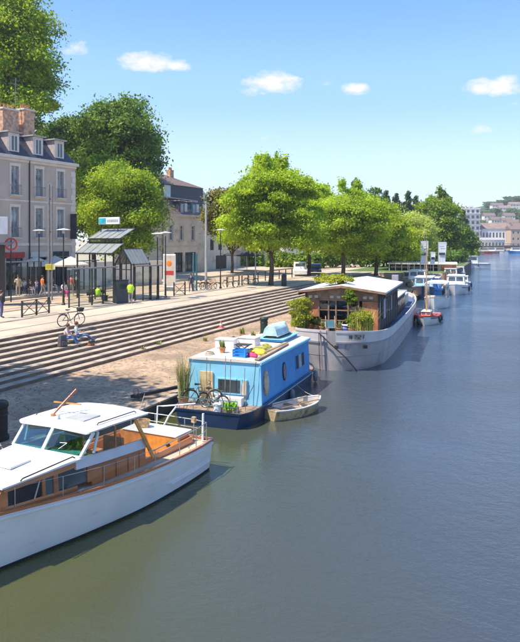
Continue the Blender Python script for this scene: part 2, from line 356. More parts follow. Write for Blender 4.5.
# far shore that closes the river beyond the bridge, and the distant land
fs_ = MB(); fs_.prism([(-29.2,520.3),(60,560),(260,600),(260,470),(420,300),(420,-150),(1500,-150),(2500,3000),(-2500,3000),(-2500,520.3)], -1.1, 1.6)
struct(fs_.build('far_bank_ground', M['paving']))
# lower quay with a slight fall to the water
lq = MB()
NY = 90; NX = 14
for i in range(NY+1):
    y = -60+(STEP_END+60)*i/NY
    for j in range(NX+1):
        x = STEP_X+.3+(EDGE_X-STEP_X-.3)*j/NX
        z = LOW-0.06*max(0, (x-FOOT_X)/(EDGE_X-FOOT_X)) + .018*mn.noise(Vector((x*.7, y*.7, 0)))
        lq.v.append((x, y, z if x > FOOT_X-.6 else LOW-.1))
lq.f = [(i*(NX+1)+j, i*(NX+1)+j+1, (i+1)*(NX+1)+j+1, (i+1)*(NX+1)+j) for i in range(NY) for j in range(NX)]
struct(lq.build('lower_quay', M['gravel'], smooth=True, fix=False))
qw = MB().box(EDGE_X+.002, EDGE_X+.35, -60, STEP_END, -1.1, LOW-.05)
wall_low = tag(qw.build('quay_wall', M['wallstone'], bevel=.02), 'low dark stone quay wall along the moored boats', 'quay wall')
cp = None
for i in range(38):
    y0 = 12+i*1.6
    c = MB().box(EDGE_X+.004, EDGE_X+.40, y0+.012, y0+1.588, LOW-.048, LOW+.03+.004*random.random())
    if i == 0:
        cp = c.build('coping_stone', M['step'], wall_low, bevel=.015)
    else:
        k = cp.copy(); COL.objects.link(k); k.parent = wall_low; k.location = (0, i*1.6, 0)
# steps: each a long kerb-like slab with a nosing
steps = thing('stone_steps', None, None); struct(steps)
for k in range(NR):
    top = 2.0-RISE*k if k else 2.004
    x1 = STEP_X+TREAD*(k) 
    x0 = x1-TREAD if k else x1-.55
    b = MB(); b.box(x0-.05 if k else x0, x1+.006, -60, STEP_END-.01*k, LOW-.3, top-.036)
    b.box(x0-.0 if k else x0, x1+.030, -60.01, STEP_END-.01*k+.01, top-.034, top)
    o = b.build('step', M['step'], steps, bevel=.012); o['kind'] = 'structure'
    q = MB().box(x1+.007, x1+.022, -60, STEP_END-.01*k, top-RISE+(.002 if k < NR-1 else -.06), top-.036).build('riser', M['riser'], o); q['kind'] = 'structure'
# long dark strips and the tram bed on the promenade
def strip(name, x0, x1, y0, y1, z, m):
    return struct(MB().box(x0, x1, y0, y1, z-.003, z).build(name, m))
strip('dark_strip', -29.95, -29.55, -60, 300, 2.006, M['band'])
strip('dark_strip', -27.1, -26.95, -60, 300, 2.006, M['band'])
strip('tram_bed', -39.6, -34.2, -60, 300, 2.006, M['paving2'])
strip('grass_verge', -30, -14.75, 99, 119, 2.012, M['verge'])
strip('dark_strip', -34.15, -33.75, -60, 300, 2.008, M['band'])
for x in (-38.9, -37.46, -36.4, -34.96): strip('tram_rail', x-.04, x+.04, -60, 300, 2.014, M['greymetal'])
pv = MB().box(-66, -40.0, -60, 300, 1.5, 2.24); struct(pv.build('cafe_pavement', M['paving'], bevel=.02))
pr_ = random.Random(4); pb = MB()
for i in range(4200):
    y = 12+pr_.random()**1.6*70; x = FOOT_X+.1+pr_.random()*(EDGE_X-FOOT_X-.2); s = .018+.035*pr_.random()**2; z = LOW-.06*(x-FOOT_X)/(EDGE_X-FOOT_X)
    a = pr_.random()*3; c, d = math.cos(a)*s, math.sin(a)*s
    pb.add([(x+c,y+d,z-.02),(x-d,y+c,z-.02),(x-c,y-d,z-.02),(x+d,y-c,z-.02),(x,y,z+s*.7)], [(0,1,4),(1,2,4),(2,3,4),(3,0,4)])
stuff(pb.build('loose_pebbles', M['pebble'], fix=False))
gb = MB(); gy = [119.2, 125, 132, 140, 150, 162, 175, 190, 210, 240, 280, 330]
gb.loft([[(bank(y)-.4, y, 2.016), (bank(y)-14, y, 2.016)] for y in gy], closed=False, cap=False)
struct(gb.build('grass_bank', M['verge'], fix=False))
ew = MB(); eys = yr_ = [97.5, 100, 106, 112, 118, 125, 132, 140, 148, 155, 162, 170, 180, 190, 205, 220, 240, 260, 300, 345]
ew.loft([[(bank(y)+.03, y, -1.05), (bank(y)+.33, y, -1.05), (bank(y)+.25, y, 2.04), (bank(y)-.25, y, 2.04)] for y in eys])
tag(ew.build('embankment_wall', M['wallstone']), 'dark stone embankment wall behind the far moored boats', 'embankment wall')
# terrain: hill across the far end
hm = mat('hill_grass', (.10, .14, .04), .9, .3, .02)
hl = MB(); n1, n2 = 60, 16
for i in range(n1+1):
    for j in range(n2+1):
        x = -400+1400*i/n1; y = 560+900*j/n2
        u = (x-180)/330; h = 55*math.exp(-u*u)*min(1, j/7.0)**1.2 + 24*min(1, j/6)*(1 if x < 0 else .5)
        hl.v.append((x, y, 1.2+h+3*mn.noise(Vector((x*.02, y*.02, 0)))*min(1, j/3)))
hl.f = [(i*(n2+1)+j, (i+1)*(n2+1)+j, (i+1)*(n2+1)+j+1, i*(n2+1)+j+1) for i in range(n1) for j in range(n2)]
struct(hl.build('distant_hill', hm, smooth=True))
# ------------------------------------------------------------------ boats
def spl(tab, y, k=1):
    'smooth curve through (y, value...) rows'
    ys_ = [t[0] for t in tab]
    if y <= ys_[0]: return tab[0][k]
    if y >= ys_[-1]: return tab[-1][k]
    i = max(j for j in range(len(ys_)-1) if ys_[j] <= y)
    p = lambda j: tab[min(max(j, 0), len(tab)-1)]
    h = ys_[i+1]-ys_[i]; t = (y-ys_[i])/h
    def sl(j):
        a, b = p(j-1), p(j+1); return (b[k]-a[k])/(b[0]-a[0]) if b[0] != a[0] else 0
    m0, m1 = sl(i)*h, sl(i+1)*h; a, b = p(i)[k], p(i+1)[k]
    return (2*t**3-3*t**2+1)*a+(t**3-2*t**2+t)*m0+(-2*t**3+3*t**2)*b+(t**3-t**2)*m1
def yr(a, b, n): return [a+(b-a)*i/n for i in range(n+1)]
def hull_rings(tab, ysamp, zb=-.45, flare=.35):
    'tab rows: y, half beam at deck, deck height, half beam at water, y shift of the foot'
    rings = []
    for y in ysamp:
        bs, zs, bw = spl(tab, y, 1), spl(tab, y, 2), max(.01, spl(tab, y, 3)); dy = spl(tab, y, 4)
        half = []
        for q in (0, .12, .3, .5, .7, .86, 1.0, 1.35):
            z = zs*(1-q) if q <= 1 else zb
            b = bs+(bw-bs)*(q**(1+flare)) if q <= 1 else bw*.62
            half.append((b, y+dy*min(1, q), z))
        rings.append([(x, yy, z) for x, yy, z in half]+[(-x, yy, z) for x, yy, z in reversed(half)])
    return rings
def side_strip(fx, fz, ysamp, w, h, side, out=0.0):
    'moulding that follows the sheer; fx(y), fz(y) give its inner lower corner'
    rings = []
    for y in ysamp:
        x, z = fx(y)+out, fz(y)
        rings.append([(side*x, y, z), (side*(x+w), y, z), (side*(x+w), y, z+h), (side*x, y, z+h)])
    return MB().loft(rings)
def quadpanel(p, t=.012):
    'thin pane through four points, with thickness along its normal'
    a, b, c, d = [Vector(q) for q in p]; n = (b-a).cross(d-a).normalized()*t
    return MB().extr([a-n/2, b-n/2, c-n/2, d-n/2], n)
def frame_around(p, w, t):
    a, b, c, d = [Vector(q) for q in p]; m = MB()
    for u, v in ((a,b),(b,c),(c,d),(d,a)): m.bar(u, v, t, w)
    return m

M['gel'] = mat('white_hull_paint', (.82, .78, .74), .28, .04, 1.2, spec=.5, coat=.3, dirt=((.62, .58, .55), 2.2, .58, (1, .5, 2.6)))  # streaks in the white stand in for ripple light on the hull
M['deckwhite'] = mat('white_roof_paint', (.74, .73, .71), .4, .03, 1.5, dirt=((.66, .62, .56), 2.6, .64))
M['lavender'] = mat('pale_side_panel_paint', (.66, .65, .68), .35, .04, 2)
M['varnish'] = mat('varnished_mahogany', (.50, .175, .06), .22, .2, 3, .15, 30, stretch=(1, .12, 1), coat=.6)
M['varnish2'] = mat('golden_varnished_teak', (.78, .34, .075), .25, .18, 4, .12, 30, stretch=(1, .2, 1), coat=.5)
M['teak'] = mat('scrubbed_teak_deck', (.60, .46, .31), .7, .15, 4, .2, 30, stretch=(1, .15, 1))
M['boot'] = mat('antifouling_dark', (.03, .025, .03), .6, .2, 2)
M['interior'] = mat('red_brown_cabin_interior', (.40, .16, .09), .6, .25, 3)
M['darkint'] = mat('dark_cabin_interior', (.035, .03, .03), .7, .2, 3)
M['wsglass'] = glass_mat('windscreen_glass', (.42, .70, .70), 3.2)
M['sideglass'] = glass_mat('cabin_side_glass', (.82, .82, .78), 1.3)
M['darkwood'] = mat('dark_tarred_timber', (.055,.038,.035), .65, .25, 3, .2, 14)
M['wicker'] = mat('wicker', (.56, .38, .20), .8, .3, 14, .5, 40)
M['rope'] = mat('pale_rope', (.55, .48, .36), .9, .2, 20)

def cruiser():
    T = thing('motor_yacht', 'white hulled classic motor cruiser with varnished cabin sides in the left foreground', 'motor yacht', (-11.0, 12.5, 0), R(-2.86))
    tab = [(-5.4,.02,1.50,.01,.7), (-4.9,.24,1.46,.04,.45), (-4.0,.50,1.38,.16,.2), (-3.0,.72,1.31,.38,.08), (-2.4,.84,1.27,.56,.03), (-1.4,1.10,1.20,.80,0), (-.15,1.39,1.11,1.10,0), (1.5,1.58,1.02,1.38,0), (3.0,1.60,.95,1.44,0), (4.1,1.57,.92,1.42,0), (4.78,1.50,.91,1.36,.03)]
    ysm = yr(-5.4, 4.78, 46)
    MB().loft(hull_rings(tab, ysm, -.4, .25), closed=False, cap=True).build('hull', M['gel'], T, smooth=True, angle=35)
    # dark boot top at the waterline
    for s in (-1, 1):
        rings = []
        for y in ysm[2:]:
            b = spl(tab, y, 3)+.012+ .06*(spl(tab,y,1)-spl(tab,y,3)); dy = spl(tab, y, 4)
            rings.append([(s*(b-.08), y+dy, -.12), (s*(b-.05), y+dy, -.12), (s*(b+.004), y+dy*.93, .055), (s*(b-.08), y+dy*.93, .055)])
        MB().loft(rings).build('boot_stripe', M['boot'], T)
    B = lambda y: spl(tab, y, 1); Z = lambda y: spl(tab, y, 2)
    # deck, cut out for the cockpit
    rings = [[(-B(y)+.02, y, Z(y)-.03), (B(y)-.02, y, Z(y)-.03), (B(y)-.02, y, Z(y)-.06), (-B(y)+.02, y, Z(y)-.06)] for y in yr(-5.3, 1.75, 24)]
    MB().loft(rings).build('deck', M['teak'], T)
    for s in (-1, 1):
        rings = [[(s*(B(y)-.02), y, Z(y)-.028), (s*1.06, y, Z(y)-.028), (s*1.06, y, Z(y)-.06), (s*(B(y)-.02), y, Z(y)-.06)] for y in yr(1.75, 4.74, 10)]
        MB().loft(rings).build('side_deck', M['teak'], T)
    MB().box(-1.06, 1.06, 4.25, 4.72, .86, .892).build('stern_deck', M['teak'], T)
    for s in (-1, 1):
        side_strip(lambda y: B(y)-.065, lambda y: Z(y)-.03, yr(-5.35, 4.8, 46), .08, .065, s).build('cap_rail', M['varnish'], T, smooth=True, angle=30)
        side_strip(lambda y: B(y)-.012+.0*y, lambda y: Z(y)-.115, yr(-5.35, 4.8, 46), .04, .05, s).build('rubbing_strake', M['deckwhite'], T, smooth=True, angle=30)
        side_strip(lambda y: spl(tab, y, 1)*.55+spl(tab, y, 3)*.45-.01, lambda y: .30, yr(2.6, 4.7, 10), .035, .03, s).build('spray_rail', M['gel'], T)
    MB().bar((-1.5,4.80,.91), (1.5,4.80,.91), .07, .09).build('transom_cap', M['varnish'], T)
    # trunk cabin forward
    K = [(-2.75,.70), (-2.3,.80), (-1.4,.93), (-.45,1.05), (.6,1.12), (1.95,1.15)]
    kx = lambda y: spl(K, y, 1)
    zr = lambda y: 1.78+.05*math.sin((y+2.3)/1.9*1.5)
    def wall(y0, y1, z0, z1, s, inset=0, n=6):
        'curved side wall between two heights'
        rings = []
        for y in yr(y0, y1, n):
            a = z0(y) if callable(z0) else z0; b = z1(y) if callable(z1) else z1
            rings.append([(s*(kx(y)-.05), y, a), (s*(kx(y)+inset), y, a), (s*(kx(y)+inset-.02), y, b), (s*(kx(y)-.05), y, b)])
        return MB().loft(rings)
    dz = lambda y: Z(y)-.035
    for s in (-1, 1):
        wall(-2.35, -.45, dz, lambda y: dz(y)+.12, s).build('cabin_side', M['varnish'], T)
        wall(-2.35, -.45, 1.66, lambda y: zr(y)-.02, s).build('cabin_side', M['varnish'], T)
        # pillars between the ports
        for (a, b) in ((-2.40,-2.26), (-1.42,-1.34), (-1.12,-1.0), (-.16,1.95)):
            b2 = min(b, -.1) if b > 0 else b
            wall(a, b2 if b < 0 else -.02, lambda y: dz(y)+.12, 1.66, s, n=2).build('cabin_pillar', M['varnish'], T)
        # panes: two behind the first opening are dark
        for (a, b, m, cut) in ((-2.26,-1.42,'darkint',0), (-1.34,-1.12,'winglass',0), (-1.0,-.16,'winglass',1)):
            y0, y1 = a, b; z0 = dz((a+b)/2)+.12
            if cut:
                ym = -.5
                pts = [(s*(kx(y0)-.03), y0, z0), (s*(kx(y1)-.03), y1, z0), (s*(kx(y1)-.04), y1, z0+.16), (s*(kx(-.3)-.04), -.3, 1.60), (s*(kx(-.5)-.045), -.5, 1.66), (s*(kx(y0)-.045), y0, 1.66)]
            else:
                pts = [(s*(kx(y0)-.03), y0, z0), (s*(kx(y1)-.03), y1, z0), (s*(kx(y1)-.045), y1, 1.66), (s*(kx(y0)-.045), y0, 1.66)]
            MB().extr(pts, (-s*.01, 0, 0)).build('cabin_window', M[m], T)
        c = MB(); pf = [(s*(kx(-.5)+.005), -.5, 1.55), (s*(kx(-.5)+.005), -.5, 1.67), (s*(kx(-.1)+.005), -.1, 1.67), (s*(kx(-.1)+.005), -.1, 1.20), (s*(kx(-.16)+.005), -.16, 1.36), (s*(kx(-.25)+.005), -.25, 1.52)]
        # pale curtain edge in the long opening
        MB().bar((s*(kx(-1.55)-.025), -1.62, dz(-1.5)+.12), (s*(kx(-1.55)-.03), -1.46, 1.65), .015, .03).build('curtain', M['cream_cloth'], T)
    # sloping front of the trunk with two panes in a varnished frame
    f0, f1 = -2.78, -2.33
    MB().hexa([(-.72,f0,1.24),(.72,f0,1.24),(.78,f1,1.24),(-.78,f1,1.24)], [(-.78,f1-.02,1.755),(.78,f1-.02,1.755),(.79,f1+.05,1.755),(-.79,f1+.05,1.755)]).build('cabin_front', M['varnish'], T)
    for s in (-1, 1):
        quadpanel([(s*.08,f0+.07,1.36),(s*.64,f0+.07,1.36),(s*.69,f1-.10,1.70),(s*.08,f1-.10,1.70)], .10).build('front_window', M['winglass'], T)
    # trunk roof
    rings = []
    for y in yr(-2.44, -.30, 10):
        h = kx(y)+.06; z = zr(y)-.02
        rings.append([(-h,y,z), (-h,y,z+.035), (-h*.6,y,z+.07), (0,y,z+.085), (h*.6,y,z+.07), (h,y,z+.035), (h,y,z), (0,y,z-.0)])
    MB().loft(rings).build('coach_roof', M['deckwhite'], T, smooth=True, angle=35)
    for s in (-1, 1):
        MB().tube([(s*.93,-2.05,1.83), (s*.945,-2.0,1.875), (s*1.035,-.62,1.935), (s*1.05,-.56,1.89)], .016, 6).build('grab_rail', M['darkwood'], T)
    MB().lathe([(.16,0),(.19,.03),(.18,.075),(.10,.10),(.001,.105)], 16, (-.05,-2.1,1.86)).build('roof_vent', M['cream_cloth'], T, smooth=True, angle=40)
    MB().box(-.3,.3,-1.75,-1.15,1.875,1.925).build('forehatch', M['deckwhite'], T, bevel=.015)
    # wheelhouse: dashboard, sides, windscreen, roof
    MB().box(-1.02,1.02,-.30,.25,1.55,1.80).build('dashboard', M['varnish'], T)
    MB().box(-1.05,1.05,.25,1.9,.95,.99).build('cockpit_sole', M['interior'], T)
    for s in (-1, 1):
        wall(-.02, 1.98, dz, lambda y: 1.66-.18*(y+.5)/2.5-.05, s).build('cabin_side', M['varnish'], T)
        for q in yr(.35, 1.7, 3):
            MB().box(*sorted((s*(kx(q)+.001), s*(kx(q)+.006))), q-.006, q+.006, dz(q)+.02, dz(q)+.40).build('plank_seam', M['darkint'], T)
        wall(-.52, 1.98, lambda y: max(dz(y)+.30, 1.66-.18*(y+.5)/2.5-.06), lambda y: 1.84-.17*(y+.45)/2.45, s, .012).build('wheelhouse_coaming', M['lavender'], T)
        # seats seen through the side glass
        MB().box(*sorted((s*.35, s*.98)), .75, 1.25, .99, 1.45).build('seat', M['varnish2'], T, bevel=.04)
        MB().box(*sorted((s*.35, s*.98)), 1.2, 1.32, 1.4, 1.85).build('seat_back', M['varnish2'], T, bevel=.04)
    wsx = [(-1.08,-.42,1.86),(0,-.52,1.90),(1.08,-.42,1.86)]; wst = [(-1.10,.02,2.33),(0,-.14,2.38),(1.10,.02,2.33)]
    for i in (0, 1):
        quadpanel([wsx[i], wsx[i+1], wst[i+1], wst[i]]).build('windscreen', M['wsglass'], T)
    for i in range(3):
        MB().bar(wsx[i], wst[i], .085 if i == 1 else .07, .06).build('windscreen_pillar', M['white'], T, bevel=.008)
    MB().bar(wsx[0], wsx[1], .06, .05).bar(wsx[1], wsx[2], .06, .05).build('windscreen_sill', M['white'], T)
    MB().bar(wst[0], wst[1], .05, .05).bar(wst[1], wst[2], .05, .05).build('windscreen_header', M['white'], T)
    MB().bar((.35,-.42,1.93),(.62,-.36,2.12),.012,.012).bar((.62,-.36,2.12),(.40,-.36,2.10),.012,.01).build('wiper', M['white'], T)
    for k in range(3):
        MB().bar((.25+.2*k,-.22,1.83),(.72+.1*k,-.05,1.84),.10,.02).build('chart_folder', mat('green_white_paper_%d' % k, (.55,.75,.60), .6), T)
    for s in (-1, 1):
        g0 = [(s*1.10,-.28,1.84),(s*1.15,.75,1.77),(s*1.13,.75,2.30),(s*1.11,.04,2.31)]
        g1 = [(s*1.15,.75,1.77),(s*1.17,1.92,1.69),(s*1.15,1.72,2.29),(s*1.13,.75,2.30)]
        for g in (g0, g1): quadpanel(g).build('side_window', M['sideglass'], T)
        MB().bar(g0[1], g0[2], .035, .05).build('window_post', M['varnish'], T)
        MB().bar((s*1.11,.0,1.85),(s*1.12,.14,2.32),.05,.05).build('window_post', M['white'], T)
        MB().bar((s*1.17,1.50,2.28),(s*1.22,2.22,1.10),.045,.10).build('roof_strut', M['varnish2'], T, bevel=.01)
    rings = []
    for y, w, dz_ in [(-.20,1.05,.0),(-.17,1.13,.02),(-.08,1.17,.03),(.6,1.20,.04),(1.4,1.22,.03),(2.0,1.20,.0),(2.07,1.14,-.01)]:
        z = 2.33+dz_-.02*max(0,y); 
        rings.append([(-w,y,z), (-w-.01,y,z+.04), (-w*.75,y,z+.085), (-w*.35,y,z+.11), (0,y,z+.118), (w*.35,y,z+.11), (w*.75,y,z+.085), (w+.01,y,z+.04), (w,y,z), (0,y,z+.03)])
    MB().loft(rings).build('wheelhouse_roof', M['deckwhite'], T, smooth=True, angle=40)
    MB().obox((.28,.55,2.475),(.62,.62,.03)).build('roof_hatch', M['galv'], T, bevel=.01)
    for s in (-1, 1):
        MB().tube([(s*1.0,.25,2.44),(s*1.0,.3,2.475),(s*1.02,1.65,2.445),(s*1.02,1.72,2.40)], .014, 6).build('roof_grab_rail', M['darkwood'], T)
    mast = MB().bar((-.50,.22,2.44),(-.30,.95,3.02),.05,.06).build('folding_mast', M['varnish'], T, bevel=.01)
    MB().bar((-.75,.62,2.72),(.12,.66,2.74),.03,.03).build('crosstree', M['varnish2'], mast)
    MB().ball((-.47,.3,2.48), .07, 10, (1,1,.7)).build('mast_lamp', M['varnish'], mast)
    MB().lathe([(.05,0),(.03,.05),(.03,.11),(.001,.13)], 10, (-.1,.12,2.46)).build('horn', M['steel'], T)
    MB().torus((.45,.02,1.95), .17, .018, 'y', 16, 6).bar((.28,.02,1.95),(.62,.02,1.95),.02).bar((.45,.02,1.78),(.45,.02,2.12),.02).bar((.45,.02,1.95),(.45,-.15,1.85),.04).build('steering_wheel', M['varnish'], T)
    # cockpit and the white topped locker aft
    MB().box(-1.06,1.06,1.9,4.25,.45,.50).build('cockpit_sole', M['varnish'], T)
    for s in (-1, 1):
        a, b = sorted((s*1.06, s*1.12)); MB().box(a, b, 1.98, 4.3, .5, 1.10).build('coaming', M['varnish'], T, bevel=.012)
        a, b = sorted((s*1.045, s*1.058)); MB().box(a, b, 2.0, 4.2, .5, 1.08).build('coaming_lining', M['varnish2'], T)
    MB().box(-1.04,1.04,3.62,3.69,.5,1.20).build('locker_front', M['varnish2'], T, bevel=.01)
    MB().box(-1.0,1.0,3.69,4.25,.5,1.20).build('locker', M['varnish'], T)
    MB().box(-.95,.98,3.60,4.46,1.205,1.24).build('locker_lid', M['deckwhite'], T, bevel=.012)
    MB().torus((.72,3.59,.98), .05, .018, 'y').build('cleat_ring', M['blackmetal'], T)
    MB().box(-1.06,1.06,4.25,4.31,.5,1.10).build('coaming', M['varnish'], T, bevel=.012)
    MB().box(-1.0,1.0,2.1,2.5,.5,.98).build('seat', M['varnish2'], T, bevel=.02)
    bk = MB().lathe([(.15,0),(.185,.20),(.19,.22),(.17,.22),(.16,.03)], 14, (-.45,4.0,1.242), 1.15, .85).build('wicker_basket', M['wicker'], None); 
    # rails
    P = [(1.42,2.5),(1.50,3.5),(1.45,4.45),(1.15,4.68)]
    rail = [(1.44,1.9,1.40),(1.48,3.0,1.44),(1.50,4.0,1.46),(1.40,4.6,1.46),(1.0,4.70,1.46),(0,4.72,1.46),(-1.0,4.70,1.46),(-1.40,4.6,1.46),(-1.50,4.0,1.46),(-1.48,3.0,1.44),(-1.44,2.2,1.40)]
    MB().tube(rail, .014, 6).tube([(a,b,c-.24) for a,b,c in rail[2:9]], .011, 6).build('stern_rail', M['steel'], T, smooth=True)
    for (x, y) in [(s*xx, yy) for s in (-1,1) for xx, yy in ((1.46,3.1),(1.49,3.9),(1.40,4.6),(.55,4.72))]:
        MB().tube([(x,y,.90),(x,y,1.45)], .013, 6).build('stanchion', M['steel'], T)
    for s in (-1, 1):
        wire = []
        for y in (-4.6,-3.4,-2.1,-1.0,.1,1.1,1.9):
            x = s*(B(y)-.09); z = Z(y)+.03
            MB().tube([(x,y,z),(x,y,z+.43)], .010, 6).build('stanchion', M['steel'], T)
            wire.append((x,y,z+.42))
        MB().tube(wire+[(s*1.44,1.9,1.40)], .005, 4).build('lifeline', M['steel'], T)
    MB().tube([(1.30,4.55,.92),(1.30,4.58,1.72)], .035, 8).build('ensign_post', M['white'], T)
    MB().tube([(-.35,4.5,.92),(-.30,4.5,1.78),(-.1,4.5,1.80),(.95,4.7,1.95)], .022, 6).tube([(-.2,4.5,.95),(.1,4.5,1.50),(.35,4.55,1.82)], .026, 6).build('boarding_ladder', M['white'], T)
    MB().tube([(1.02,4.5,.9),(1.02,4.5,1.42)], .014, 6).build('lamp_post', M['steel'], T)
    MB().obox((1.02,4.5,1.52),(.13,.10,.17)).build('stern_lamp', M['wicker'], T, bevel=.01)
    # small fittings on the hull and deck
    MB().ball((1.30,.05,.86), .035, 8).build('hull_outlet', M['blackmetal'], T)
    for x, y in ((1.38,3.7),(1.25,-.6),(.5,-4.2),(-.5,-4.2)):
        MB().tube([(x,y,Z(y)+.0),(x,y,Z(y)+.06)], .015, 6).bar((x,y-.09,Z(y)+.07),(x,y+.09,Z(y)+.07),.025,.02).build('cleat', M['steel'], T)
    bk.location = T.location; bk.rotation_euler = T.rotation_euler
    tag(bk, 'tan wicker basket standing on the white locker lid of the motor cruiser', 'basket')
    return T
CR = cruiser()

M['blue'] = mat('sky_blue_shaded_paint', (.035, .27, .60), .42, .07, 1.5, dirt=((.03, .17, .42), 1.5, .58, (1, 1, 2.5)))  # cabin blue with the side wall shade put into it
M['lightblue'] = mat('light_blue_sunlit_paint', (.27, .62, .80), .45, .07, 1.3, dirt=((.14, .42, .66), 1.6, .62, (2, 2, .5)))  # same cabin blue, lightened for the sunlit front wall
M['navy'] = mat('navy_hull_paint', (.010, .028, .075), .35, .12, 2, coat=.2, dirt=((.03, .04, .06), 1.5, .6))
M['rooftan'] = mat('weathered_cream_roof', (.74, .66, .56), .8, .06, 1.4, dirt=((.50, .40, .32), 2.2, .57))
M['plank'] = mat('grey_brown_board', (.36, .27, .17), .8, .25, 4, .3, 20, stretch=(1, .15, 1))
M['dirtydeck'] = mat('worn_wooden_deck', (.32, .22, .15), .85, .3, 4, .4, 15)
M['straw'] = mat('dry_reed', (.62, .50, .22), .8, .2, 4)
M['reedgreen'] = mat('green_reed', (.30, .34, .07), .7, .2, 4)

def stalks(name, c, n, h, spread, mt, parent, w=.016, lean=.25, seed=1):
    'many upright blades: one countless mass'
    r_ = random.Random(seed); m = MB()
    for i in range(n):
        a = r_.random()*6.283; q = r_.random()**.6*spread; x, y = c[0]+q*math.cos(a), c[1]+q*math.sin(a)
        hh = h*(.6+.45*r_.random()); la = r_.random()*6.283; lx, ly = lean*r_.random()*hh*math.cos(la), lean*r_.random()*hh*math.sin(la)
        d = Vector((-ly, lx, 0)).normalized()*w if abs(lx)+abs(ly) > 1e-5 else Vector((w,0,0))
        p0, p1, p2 = Vector((x,y,c[2])), Vector((x+lx*.35,y+ly*.35,c[2]+hh*.55)), Vector((x+lx,y+ly,c[2]+hh))
        m.add([p0-d, p0+d, p1+d*1.2, p1-d*1.2, p2+d*.2, p2-d*.2], [(0,1,2,3),(3,2,4,5)])
    o = m.build(name, mt, parent, fix=False); stuff(o); return o

def bicycle(name, label, loc, rz, col, group=None, lean=.12, basket=False, scale=1.0):
    T = thing(name, label, 'bicycle', loc, rz, group)
    T.rotation_euler = (lean, 0, rz); T.scale = (scale,)*3
    r_ = .335
    for x in (-.52, .52):
        w = thing('wheel', None, None); w.parent = T
        MB().torus((x,0,r_), r_, .021, 'y', 22, 6).build('tyre', M['rubber'], w, smooth=True)
        sp = MB().torus((x,0,r_), r_-.028, .009, 'y', 20, 4)
        for k in range(10):
            a = math.pi*2*k/10; sp.tube([(x,0,r_),(x+(r_-.03)*math.cos(a),0,r_+(r_-.03)*math.sin(a))], .0035, 3)
        sp.build('rim', M['steel'], w)
        MB().tube([(x-.29,0,r_+.26),(x-.12,0,r_+.365),(x+.08,0,r_+.375),(x+.27,0,r_+.27)], .016, 5).build('mudguard', col, w)
    bb, st, hd, hb = (-.06,0,.29), (-.20,0,.78), (.36,0,.82), (.38,0,.74)
    f = MB()
    for a, b in ((bb,st),(bb,(.38,0,.66)),(st,(.35,0,.80)),(bb,(-.52,0,.335)),(st,(-.52,0,.335)),((.35,0,.84),(.52,0,.335))): f.tube([a,b], .017, 6)
    f.build('frame', col, T, smooth=True)
    MB().tube([(.35,0,.84),(.33,0,.98),(.34,-.14,1.0),(.22,-.26,1.0)], .013, 6).tube([(.33,0,.98),(.34,.14,1.0),(.22,.26,1.0)], .013, 6).build('handlebar', M['blackmetal'], T)
    MB().tube([st,(-.22,0,.90)], .013, 6).build('seat_post', M['steel'], T)
    MB().hexa([(-.34,-.08,.90),(-.34,.08,.90),(-.08,.02,.91),(-.08,-.02,.91)], [(-.35,-.09,.96),(-.35,.09,.96),(-.07,.02,.945),(-.07,-.02,.945)]).build('saddle', M['rubber'], T, bevel=.012)
    MB().torus((-.06,-.03,.29), .09, .008, 'y', 14, 4).bar((-.06,-.05,.29),(.02,-.05,.14),.02).bar((-.06,.05,.29),(-.14,.05,.44),.02).bar((.02,-.12,.14),(.02,-.03,.14),.05,.02).build('crank', M['steel'], T)
    MB().box(-.78,-.36,-.07,.07,.72,.735).build('rack', M['blackmetal'], T)
    if basket:
        MB().hexa([(.42,-.13,.78),(.66,-.13,.78),(.66,.13,.78),(.42,.13,.78)], [(.38,-.18,1.0),(.72,-.18,1.0),(.72,.18,1.0),(.38,.18,1.0)]).build('basket', M['dark_cloth'], T)
    return T

